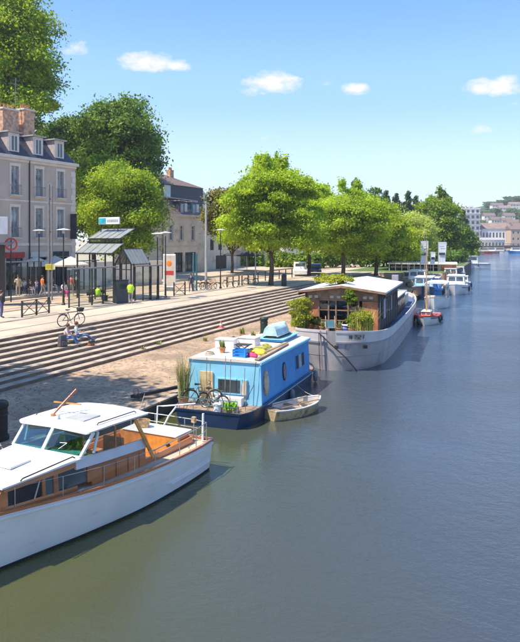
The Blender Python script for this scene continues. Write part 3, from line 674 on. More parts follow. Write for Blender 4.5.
def blue_boat():
    T = thing('houseboat', 'sky blue houseboat with navy hull and a cream cluttered roof', 'houseboat', (-11.68, 22.65, 0), R(3.8))
    tab = [(-1.55,1.30,.55,1.15,0), (-1.3,1.46,.55,1.35,0), (-.7,1.60,.55,1.52,0), (.3,1.64,.55,1.60,0), (4,1.64,.56,1.60,0), (6.8,1.60,.58,1.55,0), (7.8,1.45,.62,1.3,0), (8.6,1.05,.64,.9,0), (8.95,.55,.65,.4,0)]
    ysm = yr(-1.55, 8.95, 36)
    MB().loft(hull_rings(tab, ysm, -.4, 0), closed=False).build('hull', M['navy'], T, smooth=True, angle=35)
    MB().loft([[(-spl(tab,y,1)+.02,y,.53),(spl(tab,y,1)-.02,y,.53),(spl(tab,y,1)-.02,y,.50),(-spl(tab,y,1)+.02,y,.50)] for y in ysm]).build('deck', M['dirtydeck'], T)
    for s in (-1, 1):
        side_strip(lambda y: spl(tab,y,1)-.03, lambda y: .53, ysm, .06, .05, s).build('rubbing_strake', M['navy'] , T)
        side_strip(lambda y: spl(tab,y,1)-.02, lambda y: .47, [y for y in ysm if y > .2], .045, .035, s).build('side_stripe', M['lightblue'], T)
    MB().bar((-1.3,-1.55,.55),(1.3,-1.55,.55),.06,.07).build('transom_cap', M['navy'], T)
    # cabin walls: one blue, painted sunlit in front and shaded at the sides
    x0, x1, y1, zt = 1.55, 1.47, 6.75, 2.16
    MB().hexa([(-x0,-.03,.53),(x0,-.03,.53),(x0,.03,.53),(-x0,.03,.53)], [(-x1,.0,zt),(x1,.0,zt),(x1,.05,zt),(-x1,.05,zt)]).build('front_wall', M['lightblue'], T)
    for s in (-1, 1):
        MB().hexa([(s*x0,.03,.53),(s*(x0-.05),.03,.53),(s*(x0-.05),y1,.55),(s*x0,y1,.55)], [(s*x1,.05,zt),(s*(x1-.05),.05,zt),(s*(x1-.05),y1,zt),(s*x1,y1,zt)]).build('side_wall', M['blue'], T)
        MB().bar((s*(x0+.0),-.0,.55),(s*(x1+.01),.02,zt),.07,.07).build('corner_trim', M['lightblue'], T)
    MB().box(-x1,x1,y1-.03,y1+.03,.53,zt).build('rear_wall', M['blue'], T)
    rings = []
    for y in (-.06, 0.0, y1, y1+.06):
        w = x1+.05; rings.append([(-w,y,zt),(-w,y,zt+.05),(-w*.6,y,zt+.10),(0,y,zt+.12),(w*.6,y,zt+.10),(w,y,zt+.05),(w,y,zt)])
    MB().loft(rings).build('roof', M['rooftan'], T, smooth=True, angle=30)
    for s in (-1, 1): MB().box(*sorted((s*(x1+.03), s*(x1+.10))), -.05, y1+.05, zt-.06, zt+.03).build('roof_edge', M['lightblue'], T)
    # starboard side: tall oval hatch, oval port, square pair of panes
    def side_pane(name, yc, zc, w, h, mt, oval, proud=.012):
        n = 18 if oval else 4; pts = []
        for k in range(n):
            a = 2*math.pi*(k+(0 if oval else .5))/n
            yy, zz = (w/2*math.cos(a), h/2*math.sin(a)) if oval else (w/2*(1 if math.cos(a) > 0 else -1), h/2*(1 if math.sin(a) > 0 else -1))
            z = zc+zz; xx = x0+(x1-x0)*(z-.53)/(zt-.53)
            pts.append((xx, yc+yy, z))
        return MB().extr(pts, (proud, 0, 0))
    fr = side_pane('w', .62, 1.30, .62, 1.02, None, 1, .03).build('oval_window', M['plank'], T)
    side_pane('p', .64, 1.32, .50, .88, None, 1, .042).build('pane', mat('yellowed_pane', (.50,.42,.30), .3, .3, 4), fr)
    fr = side_pane('w', 2.9, 1.32, .46, .78, None, 1, .03).build('oval_window', M['darkint'], T)
    side_pane('p', 2.9, 1.32, .30, .62, None, 1, .042).build('pane', mat('rosy_pane', (.20,.12,.16), .2, .3, 4), fr)
    for yc, n in ((4.75,'darkint'), (5.20,'galv'), (5.65,'darkint')):
        fr = side_pane('w', yc, 1.38, .42, .66, None, 0, .025).build('side_window', M['blue'], T)
        side_pane('p', yc, 1.38, .34, .58, None, 0, .032).build('pane', M[n], fr)
    # front: door, wide dark window, canvas, steps
    d = MB().box(-1.02,-.45,-.075,-.03,.58,1.72).build('door', mat('yellowish_door', (.68,.50,.26), .6, .15, 4), T, bevel=.01)
    MB().ball((-.52,-.09,1.1), .025, 8).build('handle', M['steel'], d)
    wf = MB().box(-.30,1.0,-.07,-.03,.90,1.52).build('front_window', M['lightblue'], T, bevel=.01)
    MB().box(-.22,.70,-.082,-.068,.96,1.46).build('pane', M['winglass'], wf)
    MB().extr([(.72,-.085,.92),(.98,-.085,.92),(1.0,-.085,1.48),(.85,-.085,1.47),(.74,-.085,1.25)], (0,-.015,0)).build('canvas_blind', M['cream_cloth'], T)
    MB().box(-.2,.9,-.42,-.1,.53,.86).build('deck_locker', M['white'], T, bevel=.02)
    for k in range(3): MB().box(-.42,.0,-.50+.1*k,-.40+.1*k,.53+.18*k,.60+.18*k).build('boarding_step', M['white'], T)
    # pulpit of blue tube round the foredeck
    pr = [(-1.45,-.2,1.05),(-1.42,-.9,1.02),(-1.2,-1.45,1.0),(0,-1.52,1.0),(1.15,-1.45,1.0)]
    MB().tube(pr, .016, 6).tube([(a,b,c-.22) for a,b,c in pr], .012, 6).build('bow_rail', M['teal'], T)
    for x, y, z in pr+[(-.6,-1.5,1.0),(.6,-1.5,1.0)]: MB().tube([(x,y,.53),(x,y,z)], .014, 6).build('rail_post', M['steel'], T)
    for x, y, h in ((-.55,-.5,2.35),(-.38,-.55,2.2),(.20,-.4,2.45),(.42,-.42,2.3),(.95,-.3,1.9),(1.25,-.9,1.45)):
        MB().tube([(x,y,.53),(x+.03,y+.02,.53+h*.78)], .014, 5).build('upright_pole', M['plank'], T)
    MB().tube([(.95,-.35,.55),(1.3,-.15,1.35),(1.38,-.12,2.25)], .012, 5).build('aerial_pole', M['blackmetal'], T)
    # roof trim belonging to the boat
    h = MB().box(-.20,.95,4.35,6.65,zt+.13,zt+.25).build('hatch', M['blue'], T, bevel=.02)
    MB().box(-.28,1.03,4.27,6.73,zt+.25,zt+.275).build('hatch_rim', M['lightblue'], h)
    MB().box(-.05,.80,4.6,6.4,zt+.278,zt+.30).build('hatch_pad', M['plank'], h)
    # fender at the stern quarter, mooring bits
    for (x, y, z) in ((1.62,7.3,.28),(1.66,3.4,.2)):
        MB().lathe([(.01,-.28),(.10,-.22),(.12,0),(.10,.22),(.01,.28)], 10, (x+.06,y,z)).build('fender', M['greymetal'], T, smooth=True)
    # stove pipe
    MB().lathe([(.06,0),(.06,.30),(.10,.32),(.10,.36),(.001,.40)], 10, (-.9,3.1,zt+.1)).build('stove_pipe', M['blackmetal'], T)
    return T
BB = blue_boat()
def on_blue(x, y, z):
    return BB.matrix_basis @ Vector((x, y, z))
RB = R(3.8); ZT = 2.16+.10
def blue_thing(name, label, cat, x, y, z=ZT, rz=0, group=None): return thing(name, label, cat, on_blue(x, y, z), RB+rz, group)
# loose things on the roof
def crumple(a, b, h, seed):
    r_ = random.Random(seed); m = MB(); rings = []
    for z, k in ((0,.9),(h*.25,1.05),(h*.6,.95),(h*.85,.6),(h,.25)):
        rings.append([(a*k*math.cos(q)*(1+.25*(r_.random()-.5)), b*k*math.sin(q)*(1+.25*(r_.random()-.5)), z+.03*(r_.random()-.5)*(z > 0)) for q in [2*math.pi*i/9 for i in range(9)]])
    return m.loft(rings)
t = blue_thing('white_box', 'low white box at the left rear of the blue houseboat roof', 'box', -1.0, 2.55, ZT+.0, R(4))
MB().box(-.42,.42,-.30,.30,0,.34).build('body', M['white'], t, bevel=.02); MB().box(-.45,.45,-.33,.33,.342,.38).build('lid', M['deckwhite'], t, bevel=.015)
t = blue_thing('white_box', 'pinkish white box right of the low box on the blue houseboat roof', 'box', -.15, 3.1, ZT+.02, R(-3))
MB().box(-.40,.40,-.30,.30,0,.36).build('body', mat('pinkish_white_paint', (.78,.70,.69), .5), t, bevel=.02); MB().box(-.43,.43,-.33,.33,.362,.40).build('lid', M['deckwhite'], t, bevel=.015)
t = blue_thing('plastic_crate', 'bright blue plastic crate near the front of the houseboat roof', 'crate', .48, .55)
c = MB(); 
for z in (.0,.12,.24): c.box(-.26,.26,-.2,-.18,z,z+.08).box(-.26,.26,.18,.2,z,z+.08).box(-.26,-.24,-.18,.18,z,z+.08).box(.24,.26,-.18,.18,z,z+.08)
c.build('side_slats', mat('blue_plastic', (.01,.22,.62), .4), t); MB().box(-.24,.24,-.18,.18,.005,.03).build('base', M['blue'], t)
for x in (-.25,.25):
    for y in (-.19,.19): MB().box(x-.025,x+.025,y-.025,y+.025,0,.325).build('corner_post', M['blue'], t)
t = blue_thing('folding_table', 'small dark folding table beside the blue crate on the houseboat roof', 'table', .25, 1.4)
MB().box(-.32,.32,-.22,.22,.34,.37).build('tabletop', M['dark_cloth'], t)
for s in (-1,1): MB().bar((-.26,s*.18,0),(.26,s*.18,.34),.025).build('leg', M['blackmetal'], t); MB().bar((.26,s*.15,0),(-.26,s*.15,.34),.025).build('leg', M['blackmetal'], t)
t = blue_thing('folded_tarpaulin', 'olive yellow tarpaulin heap stretched behind the bags on the houseboat roof', 'tarpaulin', .62, 2.1, ZT, R(-8))
m_ = MB(); r_t = random.Random(6)
m_.loft([[(a*(.9+.3*r_t.random()), y+.05*r_t.random(), max(0,b*(.7+.5*r_t.random()))) for a, b in ((-.22,0),(-.20,.10),(-.08,.17),(.06,.14),(.17,.09),(.22,0))] for y in yr(-.7,.9,7)]).build('cloth', mat('olive_yellow_cloth', (.42,.38,.08), .85, .3, 5), t)
MB().bar((-.22,-.1,.12),(.22,-.05,.12),.03).build('strap', M['blackmetal'], t)
for i_, (x_, y_, lab_) in enumerate(((-.55,1.1,'small terracotta plant pot beside the folding table on the houseboat roof'),(-.3,4.0,'terracotta plant pot just before the blue roof hatch'),(-1.2,4.9,'terracotta plant pot at the rear left of the houseboat roof'))):
    t = blue_thing('flower_pot', lab_, 'pot', x_, y_); MB().lathe([(.09,0),(.13,.2),(.15,.21),(.15,.25),(.11,.25)], 12).build('rim_and_body', M['terracotta'], t); stalks('sprigs', (0,0,.18), 40, .38, .1, M['reedgreen'], t, .02, .7, 70+i_)
t = blue_thing('rope_coil', 'coil of pale rope on the front left of the houseboat roof', 'rope coil', -.9, .6); m_ = MB()
for k_ in range(4): m_.torus((0,0,.025+.03*k_), .20-.02*k_, .018, 'z', 18, 5)
m_.build('coil', M['rope'], t)
t = blue_thing('bag', 'yellow bag heaped on the front right of the houseboat roof', 'bag', .95, 1.35)
crumple(.30,.17,.24,3).build('body', M['yellow'], t); MB().box(-.1,.1,-.02,.02,.2,.27).build('knot', M['plank'], t)
t = blue_thing('bag', 'magenta pink bag beside the yellow bag on the houseboat roof', 'bag', .92, .72)
crumple(.22,.14,.18,8).build('body', mat('magenta_cloth', (.50,.05,.16), .7), t); MB().box(-.06,.08,-.02,.02,.15,.21).build('knot', M['red'], t)
for i, (x, y0, y1_, dy, w) in enumerate(((1.33,.1,4.2,0,.20),(1.12,1.6,4.3,0,.16))):
    o = MB().box(-w/2,w/2,0,y1_-y0,0,.06).build('timber_plank', M['plank'], None, bevel=.01); o.location = on_blue(x, y0, ZT-.01+.03*i); o.rotation_euler = (0,0,RB+R(1.5-2*i))
    tag(o, ['long thick brown plank along the right edge of the houseboat roof', 'shorter brown plank just inside the long one on the houseboat roof'][i], 'plank')
def small_boat(name, label, cat, loc, rz, L_, B_, H_, mout, min_, flip=False, parts=True):
    T = thing(name, label, cat, loc, rz)
    k = L_/3.0
    tab = [(-1.45*k,.38*B_,.9*H_,.28*B_,0), (-.9*k,.46*B_,.82*H_,.38*B_,0), (0,.5*B_,.80*H_,.42*B_,0), (.7*k,.42*B_,.88*H_,.30*B_,0), (1.2*k,.22*B_,1.0*H_,.12*B_,-.03), (1.5*k,.02,1.1*H_,.01,-.10)]
    ysm = yr(-1.45*k, 1.5*k, 20)
    out = hull_rings(tab, ysm, -.12, 0)
    MB().loft(out, closed=False).build('hull', mout, T, smooth=True, angle=40)
    inn = [[(x*.88, y*.96, max(z*.96, .10)) for x, y, z in r] for r in out]
    m_ = MB().loft(inn, closed=False); m_.build('inner_hull', min_, T, smooth=True, angle=40)
    for s in (-1, 1): side_strip(lambda y: spl(tab,y,1)*.88, lambda y: spl(tab,y,2)*.97, ysm, .07, .04, s).build('gunwale', M['deckwhite'] if not flip else mout, T)
    if parts:
        for y in (-.85*k, .05, .8*k):
            w = spl(tab, y, 1)*.85; MB().box(-w, w, y-.11, y+.11, H_*.6, H_*.6+.03).build('thwart', M['plank'], T)
    return T
t = small_boat('upturned_dinghy', 'small pale blue dinghy lying upside down on the houseboat roof', 'dinghy', on_blue(.35,5.6,ZT+.62), RB, 2.3, .95, .34, mat('pale_blue_paint', (.50,.66,.66), .5), M['white'], True, True)
t.rotation_euler = (0, math.pi, RB)
t.location = on_blue(.35,5.5,ZT+.20+.40)
bicycle('bicycle', 'brown bicycle leaning on the front wall of the blue houseboat', on_blue(-.62,-.62,.53), RB+R(20), M['plank'], 'bicycles on the houseboat foredeck', scale=.9)
bicycle('bicycle', 'dark bicycle farther right on the houseboat foredeck', on_blue(.05,-1.0,.53), RB+R(-12), M['blackmetal'], 'bicycles on the houseboat foredeck', scale=.85)
t = blue_thing('reed_planter', 'clump of tall dry reeds at the left front corner of the blue houseboat', 'plant', -1.40, -.75, .53)
MB().lathe([(.16,0),(.22,.26),(.24,.28),(.20,.28)], 14).build('pot', M['terracotta'], t)
stalks('dry_stalks', (0,0,.2), 90, 1.75, .20, M['straw'], t, .014, .30, 3); stalks('green_stalks', (0,0,.2), 70, 1.45, .22, M['reedgreen'], t, .014, .35, 5)
t = blue_thing('potted_plant', 'low leafy plant in a box on the houseboat foredeck', 'plant', .75, -1.15, .53)
MB().box(-.3,.3,-.12,.12,0,.16).build('trough', M['plank'], t); stalks('leaves', (0,0,.12), 120, .26, .27, mat('bright_leaf', (.25,.50,.03), .6), t, .03, .8, 9)
t = blue_thing('plastic_drum', 'small white drum on the houseboat foredeck beside the bicycles', 'drum', .3, -1.3, .53)
MB().lathe([(.13,0),(.15,.02),(.15,.28),(.11,.32),(.001,.33)], 12).build('body', M['white'], t, smooth=True, angle=40); MB().torus((0,0,.36), .05, .01, 'y').build('handle', M['blackmetal'], t)

# the small moored dinghy
M['cream_hull'] = mat('weathered_cream_planking', (.56,.45,.26), .7, .2, 3, .2, 20, dirt=((.20,.13,.05), 3, .46))
DG = small_boat('rowing_dinghy', 'weathered cream rowing dinghy tied beside the blue houseboat', 'dinghy', (-9.33,24.15,0), R(-26), 2.85, 1.35, .44, M['cream_hull'], mat('pale_dinghy_inside', (.62,.55,.47), .7, .12, 3, dirt=((.35,.26,.2), 4, .55)))
MB().bar((-.35,-1.42,.25),(-.42,-1.58,.95),.05,.16).build('rudder', M['plank'], DG, bevel=.01)
MB().box(-.5,.5,-1.38,-1.0,.34,.37).build('stern_seat', M['plank'], DG)
for s in (-1,1):
    MB().tube([(s*.30,-.9,.42),(s*.34,.75,.46)], .02, 6).bar((s*.34,.75,.46),(s*.36,1.05,.47),.11,.02).build('oar', M['plank'], DG)
def rope(name, label, a, b, sag, r_=.011, m='rope'):
    a, b = Vector(a), Vector(b); pts = [a.lerp(b, i/12)-Vector((0,0,sag*4*(i/12)*(1-i/12))) for i in range(13)]
    return tag(MB().tube(pts, r_, 6).build(name, M[m], None, smooth=True), label, 'rope')
rope('mooring_rope', 'pale rope from the blue houseboat side down to the rowing dinghy bow', on_blue(1.66,4.0,.60), DG.matrix_basis @ Vector((.0,1.35,.46)), .12)
rope('mooring_rope', 'pale rope between the houseboat foredeck and the dinghy stern', on_blue(1.35,-1.2,.58), DG.matrix_basis @ Vector((-.3,-1.38,.42)), .18)

# ------------------------------------------------------------------ barge
M['bargegrey'] = mat('pale_grey_barge_paint', (.43,.395,.38), .5, .08, .9, .12, 6, dirt=((.27,.20,.18), 1.5, .53, (1.6,1.6,.35)))
M['bargewhite'] = mat('chalky_white_bulwark', (.66,.62,.58), .5, .06, .9, dirt=((.42,.33,.28), 2.0, .58, (1,1,.4)))
M['wale'] = mat('mauve_grey_wale', (.36,.33,.37), .6, .1, 1)
M['bluedeck'] = mat('blue_grey_side_deck', (.10,.14,.22), .7, .12, 1.2)
M['redpanel'] = mat('red_brown_panel', (.50,.19,.09), .7, .2, 2.5, .2, 12)
M['bargewood'] = mat('weathered_brown_timber', (.34,.19,.11), .75, .2, 3, .2, 14)
def barge():
    T = thing('barge', 'long pale grey river barge with a glazed timber deckhouse and white roof', 'barge', (-10.55, 32.7, 0), R(6.2))
    tab = [(0.0,.25,2.12,.20,.25), (.12,1.00,2.12,.66,.25), (.45,1.75,2.10,1.20,.3), (1.0,2.15,2.06,1.65,.3), (1.9,2.40,2.00,2.02,.2), (3.2,2.52,1.90,2.32,.1), (5.5,2.58,1.78,2.46,0), (10,2.58,1.66,2.55,0), (18,2.58,1.62,2.55,0), (24,2.5,1.75,2.4,0), (27,2.0,1.95,1.7,-.1), (28.6,1.0,2.1,.6,-.3), (29.2,.2,2.2,.08,-.6)]
    ysm = [0,.03,.07,.12,.2,.3,.45,.7,1.0,1.4,1.9,2.5]+yr(3.2, 29.2, 34)
    MB().loft(hull_rings(tab, ysm, -.6, .6), closed=False).build('hull', M['bargegrey'], T, smooth=True, angle=40)
    def band(q0, q1, out, name, m, ys__=ysm):
        for s in (-1, 1):
            rings = []
            for y in ys__:
                bs, zs, bw, dy = [spl(tab, y, k) for k in (1,2,3,4)]
                def pt(q, o):
                    return (s*(bs+(bw-bs)*max(0,q)**1.6+o*(1 if y > .5 else .3+y)), y+dy*q-o*max(0,1-y/1.5), zs*(1-q))
                rings.append([pt(q0,-.03), pt(q0,out), pt(q1,out), pt(q1,-.03)])
            MB().loft(rings).build(name, m, T, smooth=True, angle=30)
    band(-.012, .05, .035, 'cap_rail', M['bargewhite'])
    band(.055, .27, .012, 'bulwark', M['bargewhite'])
    band(.27, .315, .05, 'rubbing_wale', M['wale'])
    band(.62, .635, .012, 'plate_seam', M['wale'])
    B = lambda y: spl(tab,y,1); Z = lambda y: spl(tab,y,2)
    MB().loft([[(-B(y)+.03,y+.04,Z(y)-.28),(B(y)-.03,y+.04,Z(y)-.28),(B(y)-.03,y+.04,Z(y)-.33),(-B(y)+.03,y+.04,Z(y)-.33)] for y in ysm[3:]]).build('deck', M['bluedeck'], T)
    # vertical stem post, hawse plates, anchor chain, registration marks
    MB().bar((-.55,-.10,2.14),(-.50,.17,-.1),.07,.06).build('stem_post', M['wale'], T)
    for x, y in ((.25,-.02),(1.68,.55)):
        MB().obox((x+.05,y-.06,1.30),(.22,.10,.18), R(10 if x < 1 else 45)).build('hawse_plate', M['darkwood'], T, bevel=.02)
    MB().tube([(-.62,-.16,2.02),(.0,-.13,1.45),(.75,-.02,.80),(1.25,.30,.12),(1.35,.4,-.1)], .035, 6).build('anchor_chain', M['darkwood'], T)
    MB().tube([(-.62,-.16,2.02),(-.60,-.14,1.0),(-.58,-.02,0)], .02, 6).build('mooring_line', M['darkwood'], T)
    # painted registration: letters of flat plate on the bulwark
    segs = {'N':[(0,0,0,1),(0,1,.6,0),(.6,0,.6,1)], 'I':[(0,0,0,1)], '7':[(0,1,.6,1),(.6,1,.2,0)], '5':[(.6,1,0,1),(0,1,0,.5),(0,.5,.6,.5),(.6,.5,.6,0),(.6,0,0,0)], '2':[(0,1,.6,1),(.6,1,.6,.5),(.6,.5,0,.5),(0,.5,0,0),(0,0,.6,0)], 'F':[(0,0,0,1),(0,1,.6,1),(0,.5,.45,.5)]}
    m_ = MB(); x = 0; u = Vector((.74,.67,0)).normalized(); o = Vector((1.12,.16,1.80))
    path = [(.95,.07),(1.25,.17),(1.55,.285),(1.8,.44),(2.0,.66),(2.15,.92),(2.25,1.2)]
    def onp(t):
        L_ = 0
        for a, b in zip(path, path[1:]):
            d = math.dist(a, b)
            if L_+d >= t: f = (t-L_)/d; return (a[0]+(b[0]-a[0])*f, a[1]+(b[1]-a[1])*f)
            L_ += d
        return path[-1]
    for ch in 'NI 752 F':
        if ch == ' ': x += .09; continue
        for a, b, c_, d in segs[ch]:
            p, q = onp(x+a*.13), onp(x+c_*.13)
            nx, ny = .45, -.89
            m_.bar((p[0]+.05*nx,p[1]+.05*ny,1.73+b*.20),(q[0]+.05*nx,q[1]+.05*ny,1.73+d*.20),.045,.035)
        x += .05 if ch == 'I' else .125
    m_.build('registration_lettering', M['darkwood'], T)
    # deckhouse
    H = 2.10; zb = 1.62; y0, y1 = 3.1, 12.4; ze = 3.88; zap = 4.22
    def roofz(x): return zap-(zap-ze)*abs(x)/2.5
    rf = []
    for y in (y0-.34, y1+.25):
        rf.append([(-2.55,y,ze),(0,y,zap),(2.5,y,ze),(2.5,y,ze+.10),(0,y,zap+.12),(-2.55,y,ze+.10)])
    MB().loft(rf).build('roof', M['deckwhite'], T)
    for s in (-1, 1): MB().bar((0,y0-.36,zap+.04),(s*2.53,y0-.36,ze+.04),.05,.13).build('bargeboard', M['bargewood'], T)
    MB().box(2.44,2.50,y0-.3,y1+.2,ze-.16,ze-.005).build('fascia', M['darkwood'], T); MB().box(-2.5,-2.44,y0-.3,y1+.2,ze-.16,ze-.005).build('fascia', M['darkwood'], T)
    # front: red-brown panels at the sides, glazed timber grid between
    MB().box(-2.08,-1.35,y0,y0+.06,zb,3.45).build('front_panel', M['redpanel'], T, bevel=.008)
    MB().box(1.15,2.02,y0,y0+.06,zb,3.42).build('front_panel', M['redpanel'], T, bevel=.008)
    for x in (-1.85,-1.5,-.6,-.2,.2,.6,1.3,1.65):
        f = MB().box(x-.14,x+.14,y0-.02,y0+.05,3.53,3.74).build('clerestory_window', M['bargewood'], T); MB().box(x-.10,x+.10,y0-.03,y0+.06,3.56,3.71).build('pane', M['cream_cloth'], f)
    MB().extr([(-2.1,y0+.0,3.52),(2.06,y0+.0,3.52),(2.06,y0+.0,3.92),(0,y0+.0,4.20),(-2.1,y0+.0,3.92)], (0,.05,0)).build('gable_panel', M['bargewood'], T)
    MB().box(-2.15,2.1,y0-.03,y0+.07,3.45,3.515).build('lintel', M['bargewood'], T)
    xs = [-1.35,-.78,-.35,.35,.95]; zs_ = [zb,2.30,2.88,3.45]
    for i, x in enumerate(xs+[-2.1,2.06]):
        MB().box(x-.04,x+.04,y0-.05,y0+.09,zb,3.75 if abs(x) > 1.8 else 3.45).build('post', M['bargewood'], T)
    for i in range(4):
        for j in range(3):
            a, b = xs[i]+.045, xs[i+1]-.045; c, d = zs_[j]+.03, zs_[j+1]-.03
            w = MB(); w.box(a,b,y0-.02,y0+.05,zs_[j+1]-.03,zs_[j+1]+.03)
            w = w.build('glazing_bar', M['bargewood'], T)
            MB().box(a,b,y0+.01,y0+.02,c,d).build('pane', M['sideglass'] if (i, j) != (0, 0) else M['cream_cloth'], w)
    # front right corner and dark side wall with windows
    for s in (-1, 1):
        for (a, b, c, d) in ((y0,y1,zb,2.40),(y0,y1,3.35,ze-.02)):
            MB().box(*sorted((s*2.06,s*2.12)), a, b, c, d).build('side_wall', M['darkwood'], T)
        n = 9
        for k in range(n+1):
            y = y0+(y1-y0)*k/n; MB().box(*sorted((s*2.05,s*2.145)), y-.09, y+.09, zb, ze-.02).build('wall_post', M['darkwood'], T)
            if k < n:
                pm = M['shutter'] if k in (1, 5) else M['winglass']
                MB().box(*sorted((s*2.085,s*2.105)), y+.09, y+(y1-y0)/n-.09, 2.40, 3.35).build('side_window', pm, T)
    MB().box(2.15,2.175,4.6,5.5,2.30,3.45).build('notice_board', mat('grey_board', (.42,.42,.44), .6), T)
    MB().box(-2.0,2.0,y0+1.6,y0+1.66,zb,3.5).build('inner_wall', M['darkint'], T)
    MB().box(-2.06,2.06,y1-.06,y1,zb,ze).build('rear_wall', M['darkwood'], T)
    # lower aft cabins with white roofs
    MB().box(-1.9,1.9,12.5,20.5,1.40,2.72).build('aft_cabin', M['darkwood'], T)
    MB().box(-2.05,2.05,12.66,20.6,2.72,2.82).build('aft_cabin_roof', M['deckwhite'], T, bevel=.02)
    for k in range(7):
        f = MB().box(1.9,1.93,12.9+k*1.05,13.6+k*1.05,1.85,2.45).build('aft_window', M['bargewood'], T); MB().box(1.925,1.94,12.97+k*1.05,13.53+k*1.05,1.92,2.38).build('pane', M['winglass'], f)
    MB().box(-1.2,1.0,15.2,18.5,2.83,3.6).build('skylight_cabin', M['white'], T, bevel=.03)
    MB().box(-1.3,1.1,15.1,18.6,3.6,3.68).build('skylight_roof', M['deckwhite'], T)
    MB().box(1.0,1.5,19.0,19.5,2.83,4.1).build('chimney_stack', M['wale'], T, bevel=.02)
    MB().box(-1.8,1.8,21.2,24.5,1.45,2.3).build('hold_cover', M['galv'], T, bevel=.03)
    for y in yr(4, 26, 11):
        MB().box(B(y)-.20,B(y)-.12,y-.05,y+.05,Z(y)-.3,Z(y)-.02).build('bulwark_knee', M['bluedeck'], T)
    return T
BG = barge()
def on_barge(x, y, z): return BG.matrix_basis @ Vector((x, y, z))
# ------------------------------------------------------------------ foliage
def leaves_mesh(name, pts, dirs, size, mt, parent, seed=0, up=.35):
    rg = np.random.default_rng(seed); n = len(pts)
    nrm = dirs*.7 + rg.normal(size=(n,3))*.75 + np.array([0,0,up]); nrm /= np.linalg.norm(nrm, axis=1)[:,None]
    t = rg.normal(size=(n,3)); t -= nrm*(t*nrm).sum(1)[:,None]; t /= np.linalg.norm(t, axis=1)[:,None]; b = np.cross(nrm, t)
    s = (size*(.6+.8*rg.random(n)))[:,None]
    v = np.empty((n,4,3), np.float32); v[:,0] = pts+t*s; v[:,1] = pts+b*s*.62+t*s*.1; v[:,2] = pts-t*s; v[:,3] = pts-b*s*.62+t*s*.1
    me = bpy.data.meshes.new(name); me.vertices.add(n*4); me.vertices.foreach_set('co', v.reshape(-1))
    me.loops.add(n*4); me.loops.foreach_set('vertex_index', np.arange(n*4, dtype=np.int32))
    me.polygons.add(n); me.polygons.foreach_set('loop_start', np.arange(0, n*4, 4, dtype=np.int32)); me.polygons.foreach_set('loop_total', np.full(n, 4, np.int32))
    me.update(calc_edges=True); me.materials.append(mt)
    o = bpy.data.objects.new(name, me); COL.objects.link(o)
    if parent: o.parent = parent
    return o
def cluster_points(lobes, n, rg, subs=16, sd=.24, inner=.2):
    vol = np.array([l[1][0]*l[1][1]+l[1][1]*l[1][2] for l in lobes]); cnt = (vol/vol.sum()*n).astype(int)
    P, D = [], []
    for (c, r), k in zip(lobes, cnt):
        c, r = np.array(c), np.array(r)
        d = rg.normal(size=(subs,3)); d /= np.linalg.norm(d, axis=1)[:,None]; d[:,2] = np.where(d[:,2] < -.5, -d[:,2]*.6, d[:,2])
        w = rg.random(subs)+.35; w /= w.sum(); idx = rg.choice(subs, size=k, p=w)
        p = d[idx]*(.80+.12*rg.normal(size=(k,1)))+rg.normal(size=(k,3))*sd
        m = rg.random(k) < inner; p[m] = rg.normal(size=(m.sum(),3))*.45
        L_ = np.linalg.norm(p, axis=1)[:,None]+1e-6
        P.append(c+p*r); D.append(p/L_)
    return np.concatenate(P), np.concatenate(D)
def crown_lobes(zc, r, n, lr, rg, top=0, squash=.8):
    lobes = [((0,0,zc), (r[0]*.55, r[1]*.55, r[2]*.55))]
    for i in range(n):
        z = 1-2*(i+.5)/n; a = i*2.39996+rg.random()*.5; q = math.sqrt(1-z*z)
        k = .56+.30*rg.random(); s = lr*(.55+.75*rg.random())
        lobes.append(((r[0]*q*math.cos(a)*k, r[1]*q*math.sin(a)*k, zc+r[2]*z*k), (s, s, s*.8*squash)))
    for i in range(top):
        a = rg.random()*6.28; q = rg.random()*.35*r[0]
        lobes.append(((q*math.cos(a), q*math.sin(a), zc+r[2]*(.88+.18*rg.random())), (lr*.32, lr*.32, lr*.62)))
    return lobes
def tree(name, label, loc, zc, r, n, size, mt, trunk=.22, nl=22, lr=None, group=None, seed=1, top=0, scale=1, extra=None, cat='tree', fork=None, subs=16, sd=.24, cone=False):
    rg = np.random.default_rng(seed); T = thing(name, label, cat, loc, 0, group)
    lr = lr or min(r)*.42
    lobes = crown_lobes(zc, r, nl, lr, rg, top, .62 if 'plane_tree' == name else .85)
    if cone:
        H_ = zc+r[2]; lobes = [((0,0,zc),(r[0]*.3,r[1]*.3,r[2]*.4))]
        for i in range(nl):
            u = i/nl; q = r[0]*(1-u)**.8; a = i*2.4; lobes.append(((q*.55*math.cos(a), q*.55*math.sin(a), 1.5+(H_-1.5)*u), (q*.6+.35, q*.6+.35, .9+.4*(1-u))))
    if extra: lobes += extra
    P, D = cluster_points(lobes, n, rg, subs, sd)
    keep = P[:,2] > .4; leaves_mesh('crown', P[keep], D[keep], size, mt, T, seed)
    fz = fork or max(1.2, zc-r[2]*.75)
    tb = MB(); top_ = (rg.normal()*.15, rg.normal()*.15, zc+r[2]*.4)
    tb.tube([(0,0,-.15),(.0,0,.25),(trunk*.3,.05,fz*.6),(0,.05,fz),(top_[0]*.5,top_[1],zc),top_], [trunk*1.45,trunk*1.05,trunk*.9,trunk*.82,trunk*.5,trunk*.15], 9)
    for (c, q) in lobes[1:nl+1:2]:
        s = Vector((0,0,fz*(.95+.25*rg.random()))); e = Vector(c); m = s.lerp(e, .5)+Vector((0,0,-.08*(e-s).length))
        tb.tube([s, m, e], [trunk*.42, trunk*.28, trunk*.07], 5)
    tb.build('trunk', M['bark'], T, smooth=True)
    return T

